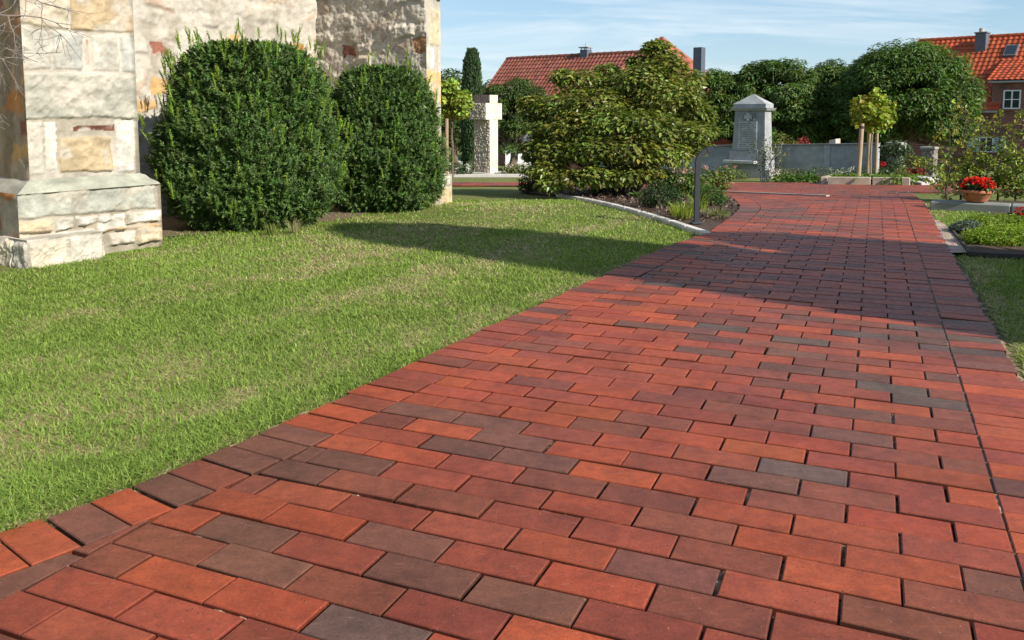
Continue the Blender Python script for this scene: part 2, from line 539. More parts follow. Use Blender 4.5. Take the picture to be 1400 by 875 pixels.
PAL = 1.07 * np.array([(.34, .062, .018), (.295, .055, .020), (.235, .048, .023), (.185, .050, .026), (.14, .052, .032), (.102, .057, .041)])
def brick_col(x, y, n):
    k = .5 + .55 * (fbm(np.asarray(x) * .8, np.asarray(y) * .8, 91, 3) - .5) + .50 * (rng.random(n) - .5)
    cl = np.interp(k, [.2, .34, .46, .565, .655, .76, .85], [0, 0.6, 1.2, 2.0, 2.8, 3.7, 5.2])
    cl = np.clip(cl + rng.normal(size=n) * .5, 0, 5).round().astype(int)
    return PAL[cl] * (1 + .10 * rng.normal(size=(n, 1))).clip(.75, 1.3) * (1 + .04 * rng.normal(size=(n, 3)))
def add_bricks(mb, Q, cols, top=0.0, bev=.0034, depth=.05):
    """Q: (n,4,2) corners in world, counter-clockwise"""
    Q = np.asarray(Q, float); n = len(Q)
    if n == 0: return
    c = Q.mean(1, keepdims=True)
    Q = Q + rng.normal(size=(n, 1, 2)) * .0012
    inw = c - Q; ln = np.linalg.norm(inw, axis=2, keepdims=True)
    e1 = np.roll(Q, -1, 1) - Q; e0 = np.roll(Q, 1, 1) - Q
    e1 = nrm(e1); e0 = nrm(e0)
    I = Q + (e1 + e0) * bev
    dz = rng.normal(size=(n, 1)) * .0011
    til = rng.normal(size=(n, 1, 2)) * .006
    zt = T(c[..., 1]) * 0 + T(Q[..., 1]) + top + dz + ((Q - c) * til).sum(2)
    zi = T(I[..., 1]) + top + dz + ((I - c) * til).sum(2)
    V = np.concatenate([np.concatenate([Q, (zt - depth)[..., None]], 2), np.concatenate([Q, (zt - bev * .8)[..., None]], 2), np.concatenate([I, zi[..., None]], 2)], 1)
    f = []
    for k in range(4):
        j = (k + 1) % 4
        f += [(k, j, 4 + j, 4 + k), (4 + k, 4 + j, 8 + j, 8 + k)]
    f.append((8, 9, 10, 11))
    F = (np.arange(n)[:, None, None] * 12 + np.array(f)[None]).reshape(-1, 4)
    side_tone = np.array([.22] * 4 + [.42] * 4 + [1.0] * 4)  # brick colour darkens from the top face down the bevels and sides
    mb.add(V.reshape(-1, 3), F, (cols[:, None, :] * side_tone[None, :, None]).reshape(-1, 3))
JT = .0027
def quad_ab(a0, a1, b0, b1):
    return [ab2w(a0 + JT, b0 + JT), ab2w(a1 - JT, b0 + JT), ab2w(a1 - JT, b1 - JT), ab2w(a0 + JT, b1 - JT)]
def build_path():
    Q = []
    P, L = .111, .240
    b = -1.2; j = 0
    while True:
        x_r, y_r = ab2w(A_R, b)
        x_l, y_l = ab2w(a_left(b), b)
        if b > 17: break
        bm = b + P / 2
        a_in = a_left(bm) + HDR
        if bm < 1.62:
            a_in = max(a_in, np.interp(bm, [-1.2, 1.28, 1.6], [-1.86, -1.648, -1.642]))
        off = 0 if j % 2 == 0 else L / 2
        a1 = A_R
        first = True
        while a1 > a_in + .02:
            a0 = a1 - (L / 2 if (first and j % 2) else L)
            first = False
            if a0 < a_in + .05: a0 = a_in
            am = (a0 + a1) / 2
            x, y = ab2w(am, bm)
            if y < Y_ROAD0 - .05:
                s = rng.normal() * .0008
                Q.append(quad_ab(a0, a1, b + s, b + P + s))
            a1 = a0
        b += P; j += 1
    # right header course
    b = -1.2
    while b < 14:
        x, y = ab2w(A_R + .1, b)
        if y < Y_ROAD0 - .05:
            Q.append(quad_ab(A_R - .0015, A_RO + rng.normal() * .004, b + rng.normal() * .001, b + P + rng.normal() * .001))
        b += P
    # left header course follows the curve of the edge
    bs = np.linspace(LB[0], LB[-1], 1500); as_ = a_left(bs)
    k = np.ones(61) / 61; pad = np.pad(as_, 30, mode='edge')
    as_ = np.where((bs > .3) & (bs < 7), np.convolve(pad, k, 'valid'), as_)
    X, Y = ab2w(as_, bs)
    pts = np.stack([X, Y], 1); d = np.concatenate([[0], np.cumsum(np.linalg.norm(np.diff(pts, axis=0), axis=1))])
    n = int(d[-1] / P)
    st = np.linspace(0, d[-1], n + 1)
    ex = np.stack([np.interp(st, d, pts[:, 0]), np.interp(st, d, pts[:, 1])], 1)
    tg = nrm(np.gradient(ex, axis=0)); rt = np.stack([tg[:, 1], -tg[:, 0]], 1)
    inn = ex + rt * HDR
    HB = []
    for i in range(n):
        a, b2 = ex[i], ex[i + 1]; c, e = inn[i + 1], inn[i]
        if a[1] > 16.4: break
        tj = tg[i] * (JT + .001)
        o = rt[i] * rng.normal() * .004
        q = [a + tj + o, e + tj - rt[i] * JT, c - tj - rt[i] * JT, b2 - tj + o]
        HB.append(q)
    Q += HB
    # tapering cut stretchers between header course and field
    bb = -1.0; WED = []
    while bb < 1.58:
        q0, q1 = bb, min(bb + .235, 1.58)
        def gap(v): return (a_left(v) + HDR + .01, np.interp(v, [-1.2, 1.28, 1.6], [-1.86, -1.648, -1.642]) - .003)
        g0, g1 = gap(q0 + .003), gap(q1 - .003)
        g1 = (min(g1[0], g1[1] - .008), g1[1])
        if g0[1] - g0[0] > .012:
            WED.append(len(Q)); Q.append([ab2w(g0[0], q0 + .003), ab2w(g0[1], q0 + .003), ab2w(g1[1], q1 - .003), ab2w(g1[0], q1 - .003)])
        bb += .24
    Q = np.array(Q)
    # orientation
    ar = np.cross(Q[:, 1] - Q[:, 0], Q[:, 2] - Q[:, 0])
    Q[ar < 0] = Q[ar < 0][:, ::-1]
    mb = MB()
    cc = Q.mean(1)
    cols = brick_col(cc[:, 0], cc[:, 1], len(Q))
    # the dark run of bricks near the left edge
    cols[WED] = PAL[[3 + (i % 2) for i in range(len(WED))]]
    dk = (np.hypot((cc[:, 0] + .36) / .55, (cc[:, 1] - 2.62) / .28) < 1) & (rng.random(len(Q)) < .55)
    cols[dk] = PAL[4] * (.8 + .4 * rng.random((dk.sum(), 1)))
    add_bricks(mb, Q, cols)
    # cross road: courses along x
    R = []
    yy = Y_ROAD0
    r = 0
    while yy < 20.3:
        xx = -16 + (r % 2) * .12
        while xx < 16:
            xm, ym = xx + .12, yy + .055
            if road_near(xm) < ym < road_far(xm):
                R.append([(xx + JT, yy + JT), (xx + .24 - JT, yy + JT), (xx + .24 - JT, yy + .111 - JT), (xx + JT, yy + .111 - JT)])
            xx += .24
        yy += .111; r += 1
    R = np.array(R)
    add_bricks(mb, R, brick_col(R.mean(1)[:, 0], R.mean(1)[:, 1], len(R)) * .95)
    o = mb.build('brick_path', M['paver'], kind='structure')
    # sand bed under the paving, shows in the joints and as a thin margin
    mb = MB()
    bs = np.arange(-1.2, 16.0, .12)
    aL = np.interp(bs, bs, a_left(bs)) - .018; aR = np.full(len(bs), A_RO + .022)
    V = []
    bs = np.concatenate([np.arange(-1.2, .8, .06), np.arange(.8, 5.5, .02), np.arange(5.5, 16.0, .06)]); NT = 160
    tt = np.linspace(0, 1, NT)[None, :]
    aL = (a_left(bs) - .018)[:, None]; A = aL + (A_RO + .022 - aL) * tt
    A[:, 0] += rng.normal(size=len(bs)) * .008; A[:, -1] += rng.normal(size=len(bs)) * .008
    X, Y = ab2w(A, bs[:, None]); Y = np.minimum(Y, Y_ROAD0 + .02)
    fill = fbm(X * 7, Y * 7, 61, 3); gr = rng.random(X.shape)
    Z = T(Y) - .022 + .016 * np.clip((fill - .45) * 4, 0, 1) * (.5 + .6 * gr)
    cl = np.where((gr > .55)[..., None], np.array([.30, .21, .14]), np.array([.14, .08, .055])) * (.7 + .6 * rng.random(X.shape))[..., None]
    sm = np.abs(A - A_R) < .016
    Z = np.where(sm, T(Y) - .004 - .004 * gr, Z); cl[sm] = np.array([.34, .25, .17]) * (.6 + .7 * rng.random((sm.sum(), 1)))
    i = (np.arange(len(bs) - 1)[:, None] * NT + np.arange(NT - 1)[None]).ravel()
    mb.add(np.stack([X, Y, Z], -1).reshape(-1, 3), np.stack([i, i + 1, i + NT + 1, i + NT], 1), cl.reshape(-1, 3))
    xs = np.linspace(-16, 16, 65); V = []
    for x in xs:
        for t in np.linspace(0, 1, 7):
            y = road_near(x) + (road_far(x) - road_near(x)) * t
            V.append((x, y, Tz(y) - .011))
    i = (np.arange(64)[:, None] * 7 + np.arange(6)[None]).ravel()
    mb.add(V, np.stack([i, i + 1, i + 8, i + 7], 1)[:, ::-1], (.19, .125, .085))
    mb.build('path_bed', M['sand'], kind='structure')
build_path()
# pale drainage channel where path meets the cross road
mb = MB()
p0, p1 = px(985, 262.5), px(1132, 268.5)
mb.box((*((p0 + p1) / 2)[:2], Tz((p0[1] + p1[1]) / 2) + .006), nrm(p1 - p0), nrm(np.array([-(p1 - p0)[1], (p1 - p0)[0], 0])), (0, 0, 1), np.linalg.norm(p1 - p0) / 2, .035, .012, (.42, .36, .31))
o = mb.build('drain_channel', M['concrete'], loc=(p0 + p1) / 2)
tag(o, 'long narrow pale drain channel set across the brick path', 'drain')

# ---- beds and patches
def patch(name, poly, mat, z=0.0, col=(.1, .06, .04), ragged=.02, res=.12, kind='structure'):
    """flat sheet that follows the terrain inside a polygon"""
    P = np.array(poly, float)
    x0, y0 = P.min(0); x1, y1 = P.max(0)
    xs = np.arange(x0 - res, x1 + res, res); ys = np.arange(y0 - res, y1 + res, res)
    X, Y = np.meshgrid(xs, ys)
    ins = inside(X, Y, P)
    Zs = T(Y) + z + .015 * (fbm(X * 9, Y * 9, 3, 3) - .3)
    idx = -np.ones(X.shape, int); V = []; F = []
    for i in range(len(ys) - 1):
        for j in range(len(xs) - 1):
            if ins[i, j] or ins[i + 1, j] or ins[i, j + 1] or ins[i + 1, j + 1]:
                f = []
                for a, b in ((i, j), (i, j + 1), (i + 1, j + 1), (i + 1, j)):
                    if idx[a, b] < 0:
                        idx[a, b] = len(V)
                        q = np.array([X[a, b], Y[a, b]])
                        if not ins[a, b]:
                            q = closest(P, q)
                        V.append((q[0], q[1], Zs[a, b]))
                    f.append(idx[a, b])
                F.append(f)
    mb = MB(); mb.add(V, F, col)
    return mb.build(name, mat, smooth=True, kind=kind)
def inside(X, Y, P):
    r = np.zeros(np.shape(X), bool)
    n = len(P); j = n - 1
    for i in range(n):
        c = ((P[i, 1] > Y) != (P[j, 1] > Y)) & (X < (P[j, 0] - P[i, 0]) * (Y - P[i, 1]) / (P[j, 1] - P[i, 1] + 1e-12) + P[i, 0])
        r ^= c; j = i
    return r
def closest(P, q):
    best = None
    for i in range(len(P)):
        a, b = P[i], P[(i + 1) % len(P)]
        t = np.clip(((q - a) @ (b - a)) / ((b - a) @ (b - a) + 1e-12), 0, 1)
        p = a + (b - a) * t; d = np.linalg.norm(p - q)
        if best is None or d < best[0]: best = (d, p)
    return best[1]
EDGE = [px(*q)[:2] for q in [(764, 266.5), (790, 270.5), (820, 276.5), (850, 283.5), (885, 293), (915, 302), (945, 312), (966, 319)]]
rim = []
for b in np.linspace(7.42, LB[-1], 16):
    rim.append(np.array(ab2w(a_left(b) - .01, b)))
MULCH = EDGE + rim + [np.array([1.2, 16.3]), np.array([.3, 15.2]), np.array([.1, 13.2])]
patch('mulch_bed', MULCH, M['mulch'], -.012, (.075, .05, .036))
# bark chips over the bed
mb = MB()
P = np.array(MULCH); n = 5200
X = rng.uniform(P[:, 0].min(), P[:, 0].max(), n); Y = 8 + (P[:, 1].max() - 8) * rng.random(n) ** 1.6
k = inside(X, Y, P); X, Y = X[k], Y[k]; n = len(X)
C = np.stack([X, Y, T(Y) + .004 + .012 * rng.random(n)], 1)
nn = nrm(np.array([0, 0, 1.0]) + .6 * rng.normal(size=(n, 3)))
cc = np.where(rng.random((n, 1)) < .3, np.array([[.26, .20, .15]]), np.array([[.07, .042, .03]])) * (.6 + .8 * rng.random((n, 1)))
add_leaves(mb, C, rdir(n), nn, .03 + .03 * rng.random(n), .015 + .01 * rng.random(n), cc, .3)
o = mb.build('bark_chips', M['mulch'], kind='stuff')
tag(o, 'loose brown bark chips covering the curved bed', 'bark chips')

# pale stone edging of the curved bed
mb = MB()
E = np.array(EDGE)
d = np.concatenate([[0], np.cumsum(np.linalg.norm(np.diff(E, axis=0), axis=1))])
ns = 13
for i in range(ns):
    s0, s1 = d[-1] * i / ns + .003, d[-1] * (i + 1) / ns - .003
    a = np.array([np.interp(s0, d, E[:, k]) for k in (0, 1)]); b = np.array([np.interp(s1, d, E[:, k]) for k in (0, 1)])
    m_ = (a + b) / 2; ez = np.array([0, 0, 1.0])
    ex = np.array([*(b - a), Tz(b[1]) - Tz(a[1])]); ln = np.linalg.norm(ex); ex /= ln
    ey = nrm(np.cross(ez, ex))
    g = .9 + .2 * random.random()
    mb.box((m_[0], m_[1], Tz(m_[1]) - .02), ex, ey, np.cross(ex, ey), ln / 2, .04, .035, (.60 * g, .57 * g, .51 * g), .01)
o = mb.build('stone_edging', M['stone'], loc=(*E[4], Tz(E[4][1])))
tag(o, 'pale stone edging curving between the lawn and the mulched bed', 'edging')

# ================================================================== CHURCH
CE = np.array([.548, .837]); CE /= np.linalg.norm(CE)
CN = np.array([CE[1], -CE[0]])
CO = np.array([-2.32, 10.59])
def cw(s, q): return CO + CE * s + CN * q
LIME = np.array([.435, .40, .342])
def stone_grid(mb, P0, P1, z0, z1, mode, seed, res=.014, blocks=None, lime=LIME, expo=.08, relief=1.0, fade=.012):
    P0 = np.array(P0, float); P1 = np.array(P1, float)
    L = np.linalg.norm(P1 - P0); e = (P1 - P0) / L; nv = np.array([e[1], -e[0]])
    ns = max(2, int(L / res)); nz = max(2, int((z1 - z0) / res))
    s, t = np.meshgrid(np.linspace(0, L, ns + 1), np.linspace(z0, z1, nz + 1))
    wf = .26 if mode == 'rubble' else .06
    ws = s + wf * (fbm(s * 3.5, t * 3.5, seed, 4) - .5); wt = t + wf * (fbm(s * 3, t * 3, seed + 9, 4) - .5)
    f1 = fbm(s * 9, t * 9, seed + 3, 5); f2 = fbm(s * 26, t * 26, seed + 4, 4); f3 = fbm(s * 2, t * 2, seed + 6, 4)
    col = np.tile(lime, (*s.shape, 1)) * (.86 + .28 * f3)[..., None]
    grime = np.clip((fbm(s * 5, t * 2.2, seed + 21, 5) - .48) * 5, 0, 1)[..., None]
    col = col * (1 - grime * np.array([.28, .30, .34]))
    if mode == 'rubble':
        rh = .17
        r = np.floor(wt / rh); fr = wt / rh - r
        def h(a, b, k):
            q = np.sin(a * 127.1 + b * 311.7 + k * 74.7 + seed) * 43758.5453
            return q - np.floor(q)
        wd = .22 + .25 * h(r, 0, 1)
        c = np.floor(ws / wd + h(r, 0, 2)); fc = ws / wd + h(r, 0, 2) - c
        edge = np.minimum(np.minimum(fc, 1 - fc) * wd, np.minimum(fr, 1 - fr) * rh)
        h1, h2, h3 = h(r, c, 3), h(r, c, 4), h(r, c, 5)
        sm = np.clip((edge - .008) / .045, 0, 1); sm = sm * sm * (3 - 2 * sm)
        rel = sm * (.022 * h1 ** 2) + .022 * (f1 - .5) + .010 * (f2 - .5) + .03 * (f3 - .5)
        pal = np.array([(.42, .19, .07), (.36, .20, .11), (.24, .10, .07), (.46, .30, .14), (.40, .34, .26)])
        sc = pal[(h3 * 4.99).astype(int)] * (.75 + .5 * f1)[..., None]
        em = (h2 < expo) & (edge > .012 + .06 * (f1 - .3) )
        soft = np.clip((h2 < expo + .3) * (f1 - .58) * 9, 0, .35)[..., None]
        col = col * (1 - soft) + sc * soft * 1.0 + 0
        col = np.where(em[..., None], sc, col)
        rel = np.where(em, rel - .004, rel)
    else:
        edge0 = np.full(s.shape, 9.0)
        rel = .010 * (f1 - .5) + .006 * (f2 - .5)
        for (a, b, c, d_, bc, br) in blocks:
            A, B = a * L, b * L
            ed = np.minimum(np.minimum(ws - A, B - ws), np.minimum(wt - c, d_ - wt)) + .016 * (f1 - .5)
            ins = ed > 0
            sm = np.clip(ed / .010, 0, 1)
            bcol = np.array(bc) * (.70 + .6 * f1)[..., None]
            wsh = np.clip((fbm(s * 7, t * 7, seed + 40 + int(a * 50) + int(c * 9), 5) - .55) * 6, 0, .75)[..., None]
            bcol = bcol * (1 - wsh) + lime * wsh
            col = np.where(ins[..., None], bcol, col)
            rel = np.where(ins, rel + sm * br * 1.5 + br * 2.6 * (f1 - .5) + br * 1.4 * (f2 - .5), rel - .003)
    col = col * (.80 + .40 * f2)[..., None]
    pit = fbm(s * 60, t * 60, seed + 77, 3); rel = rel - .006 * np.clip((pit - .62) * 6, 0, 1)
    ef = np.minimum(np.minimum(s, L - s), np.minimum(t - z0, z1 - t)); ef = np.clip(ef / fade, 0, 1)
    rel = rel * relief * ef
    V = np.stack([P0[0] + e[0] * s + nv[0] * rel, P0[1] + e[1] * s + nv[1] * rel, t], -1).reshape(-1, 3)
    i = (np.arange(nz)[:, None] * (ns + 1) + np.arange(ns)[None]).ravel()
    mb.add(V, np.stack([i, i + 1, i + ns + 2, i + ns + 1], 1), col.reshape(-1, 3))

gz0 = -.08
church = thing('church', 'old rubble stone church wall with whitewashed plaster and stone buttresses', 'church', (*cw(-1.6, 0), 0))
H1 = 4.6
mb = MB()
stone_grid(mb, cw(-3.9, 0), cw(.15, 0), gz0, 2.9, 'rubble', 3, .0135, expo=.085, relief=1.2)
stone_grid(mb, cw(-9, 0), cw(-3.9, 0), gz0, 2.9, 'rubble', 3, .06, expo=.085)
stone_grid(mb, cw(-9, 0), cw(.15, 0), 2.9, H1, 'rubble', 4, .06, expo=.085)
stone_grid(mb, cw(.15, 0), cw(1.6, 0), gz0, H1, 'rubble', 5, .06)
stone_grid(mb, cw(1.6, 0), cw(1.6, -6), gz0, H1, 'rubble', 6, .08)
stone_grid(mb, cw(1.6, -6), cw(-9, -6), gz0, H1, 'rubble', 7, .1)
stone_grid(mb, cw(-9, -6), cw(-9, 0), gz0, H1, 'rubble', 8, .1)
mb.build('wall', M['render'], church, smooth=True)
# roof
mb = MB()
a, b, c, d4 = cw(-9.2, .35), cw(1.9, .35), cw(1.9, -6.3), cw(-9.2, -6.3)
r0, r1 = cw(-9.2, -3), cw(1.9, -3)
mb.add([(*a, H1 - .1), (*b, H1 - .1), (*c, H1 - .1), (*d4, H1 - .1), (*r0, H1 + 3.4), (*r1, H1 + 3.4), (*a, H1), (*b, H1), (*c, H1), (*d4, H1), (*r0, H1 + 3.5), (*r1, H1 + 3.5)],
       [(0, 4, 5, 1), (3, 2, 5, 4), (6, 7, 11, 10), (9, 10, 11, 8), (0, 1, 7, 6), (2, 3, 9, 8), (0, 6, 10, 4), (4, 10, 9, 3), (1, 5, 11, 7), (5, 2, 8, 11)], (.10, .10, .11))
mb.build('roof', M['slate'], church)
# nearer buttress
GR, WH, TAN, OCH, MAR = (.26, .25, .215), (.40, .378, .328), (.38, .30, .19), (.37, .285, .18), (.12, .05, .035)
FB = [(0, .155, .56, .945, WH, .006), (.17, .27, .58, .94, (.50, .48, .43), .004), (.29, .75, .575, .83, TAN, .012), (.80, 1, .56, .945, (.45, .44, .39), .006), (.42, .80, .872, .915, MAR, -.004),
      (0, 1, .965, 1.29, (.33, .32, .27), .014),
      (.02, .25, 1.315, 1.575, WH, .006), (.27, .53, 1.315, 1.575, (.33, .33, .30), .006), (.555, .585, 1.36, 1.54, (.34, .18, .12), .002), (.615, .86, 1.315, 1.575, WH, .006), (.885, 1, 1.315, 1.575, (.34, .335, .3), .006),
      (0, .42, 1.60, 2.05, (.42, .36, .27), .008), (.44, 1, 1.60, 2.05, OCH, .009), (0, .6, 2.07, 2.45, GR, .01), (.62, 1, 2.07, 2.45, TAN, .01)]
S0, S1, QF = -4.455, -3.625, 1.73
P_fl, P_fr = cw(S0, QF), cw(S1, QF)
P_bl = P_fl + np.array([-.76, .65]) * 1.72
P_br = cw(S1, -.02)
mb = MB()
stone_grid(mb, P_fl, P_fr, .50, 2.5, 'block', 11, .0085, FB)
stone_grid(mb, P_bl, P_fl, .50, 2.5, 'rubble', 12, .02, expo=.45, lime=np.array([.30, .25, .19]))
stone_grid(mb, P_fr, P_br, .50, 2.5, 'rubble', 13, .05)
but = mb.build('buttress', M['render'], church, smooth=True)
# its plinth: chamfered top course over rough courses, lowest block stepping forward
mb = MB()
s0, s1, qf = -4.60, -3.53, 1.84
pfl, pfr = cw(s0, qf), cw(s1, qf)
pbl = pfl + np.array([-.76, .65]) * 1.75
pbr = cw(s1, 0)
PB = [(.0, .98, .28, .45, (.33, .33, .285), .006), (0, .22, .19, .26, (.44, .36, .24), .012), (.24, .36, .18, .27, (.40, .38, .33), .012), (.38, .62, .20, .265, (.42, .40, .35), .01),
      (.02, .5, .10, .165, (.43, .40, .34), .014), (.52, .72, .12, .25, (.50, .47, .41), .008), (.74, 1, .17, .26, (.54, .50, .43), .01), (.55, 1, .125, .15, (.42, .28, .17), .004), (.6, .8, .02, .11, (.48, .44, .37), .01), (.82, 1, .0, .12, (.46, .38, .27), .012)]
PBv = [(a, b, c, d, e, f * 1.9) for a, b, c, d, e, f in PB]
stone_grid(mb, pfl, pfr, gz0, .46, 'block', 15, .009, PBv, lime=LIME * np.array([.80, .78, .74]))
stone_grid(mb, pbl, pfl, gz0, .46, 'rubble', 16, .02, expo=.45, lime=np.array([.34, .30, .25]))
stone_grid(mb, pfr, pbr, gz0, .46, 'rubble', 17, .05)
# weathered slope up to the shaft
def slope_face(A0, A1, B1, B0, z0, z1, col, seed):
    n, m = 60, 10
    V = []; C = []
    for i in range(n + 1):
        for j in range(m + 1):
            t, u = i / n, j / m
            p = (A0 * (1 - t) + A1 * t) * (1 - u) + (B0 * (1 - t) + B1 * t) * u
            uu = u ** .8
            V.append((*p, z0 + (z1 - z0) * uu + .012 * (vn(t * 18, u * 4, seed) - .5) * (u > 0) * (u < 1)))
            C.append(np.array(col) * (.8 + .4 * vn(t * 11, u * 3, seed + 2)))
    i = (np.arange(n)[:, None] * (m + 1) + np.arange(m)[None]).ravel()
    mb.add(V, np.stack([i, i + m + 1, i + m + 2, i + 1], 1), np.array(C))
GT = (.31, .315, .255)
slope_face(pfl, pfr, P_fr, P_fl, .46, .545, GT, 1)
slope_face(pbl, pfl, P_fl, P_bl, .46, .545, (.3, .29, .25), 2)
slope_face(pfr, pbr, P_br, P_fr, .46, .545, GT, 3)
mb.build('plinth', M['stone'], but, smooth=True)
mb = MB()
# lowest footing block
fa, fb = cw(-4.62, 1.97), cw(-4.10, 1.97)
fbk = cw(-4.62, 1.6); fbr = cw(-4.10, 1.80)
for A, B in ((fa, fb), (fb, fbr), (fbk, fa)):
    stone_grid(mb, A, B, gz0, .165, 'block', 19, .012, [(.0, .52, gz0, .155, (.47, .42, .33), .012), (.54, 1, gz0, .15, (.44, .41, .35), .012)])
mb.add([(*fa, .165), (*fb, .165), (*fbr, .165), (*fbk, .165)], [(0, 1, 2, 3)], (.42, .39, .33))
fo = mb.build('footing', M['stone'], but, smooth=False)
# caps on both buttresses
def cap(poly_front, z, par, back):
    mb = MB()
    V = [(*p, z) for p in poly_front] + [(*p, z + .07) for p in poly_front]
    V[-1] = (V[-1][0], V[-1][1], z + .8); V[-4] = (V[-4][0], V[-4][1], z + .8)
    mb.add(V, [(3, 2, 1, 0), (4, 5, 6, 7), (0, 1, 5, 4), (1, 2, 6, 5), (2, 3, 7, 6), (3, 0, 4, 7)], (.13, .12, .12))
    mb.build('cap', M['slate'], par)
cap([P_bl + np.array([-.12, -.02]), cw(S0 - .12, QF + .14), cw(S1 + .12, QF + .14), cw(S1 + .12, 0)], 2.5, but, None)
# end buttress with its raking side face
C0 = np.array([-.956, 9.70])
C1 = C0 + nrm(np.array([.2, .98])) * .56
B0 = C0 + nrm(np.array([-.86, .51])) * 1.72
B1 = C1 + np.array([-.84, .55]) * 2.0
ZC = 2.37
mb = MB()
stone_grid(mb, B0, C0, gz0, ZC, 'rubble', 23, .011, expo=.10, relief=1.7, lime=np.array([.50, .45, .375]))
QB = [(0, .5, .0, .4, (.46, .40, .3), .006), (.3, 1, .42, .8, (.5, .44, .34), .006), (0, .7, .82, 1.1, (.56, .52, .44), .006), (.0, 1, 1.12, 1.5, (.52, .36, .16), .007), (0, .6, 1.52, 1.75, (.58, .54, .47), .005), (.3, 1, 1.8, 2.2, (.5, .42, .28), .006)]
stone_grid(mb, C0, C1, gz0, ZC, 'block', 24, .015, QB)
stone_grid(mb, C1, B1, gz0, ZC, 'rubble', 25, .06)
eb = mb.build('buttress', M['render'], church, smooth=True)
mb = MB()
g0, g1 = C0 + np.array([.05, -.10]), C1 + np.array([.12, .06])
g2, g3 = C1 + np.array([-.3, .35]), C0 + np.array([-.5, .2])
for A, B in ((g3, g0), (g0, g1), (g1, g2)):
    stone_grid(mb, A, B, gz0 - .1, .28, 'block', 27, .02, [(0, .5, -.1, .14, (.46, .40, .3), .008), (.5, 1, -.1, .14, (.44, .34, .2), .008), (.1, .9, .15, .27, (.5, .46, .38), .008)])
mb.add([(*g0, .28), (*g1, .28), (*g2, .28), (*g3, .28)], [(0, 1, 2, 3)], (.42, .39, .33))
mb.build('plinth', M['stone'], eb)
cap([B0 + np.array([.0, -.02]), C0 + np.array([-.0, -.035]), C1 + np.array([.10, .02]), B1 + np.array([.05, .1])], ZC, eb, None)

# bare soil at the foot of the wall under the yews
SOIL = [cw(-3.5, .1), cw(-3.5, 1.35), cw(-2.9, 1.55), cw(-2.2, 1.75), cw(-1.6, 1.85), cw(-1.0, 1.65), cw(-.3, 1.75), cw(-.02, 1.7), cw(0, .1)]
patch('soil_strip', SOIL, M['mulch'], GZ + .003, (.16, .115, .08))

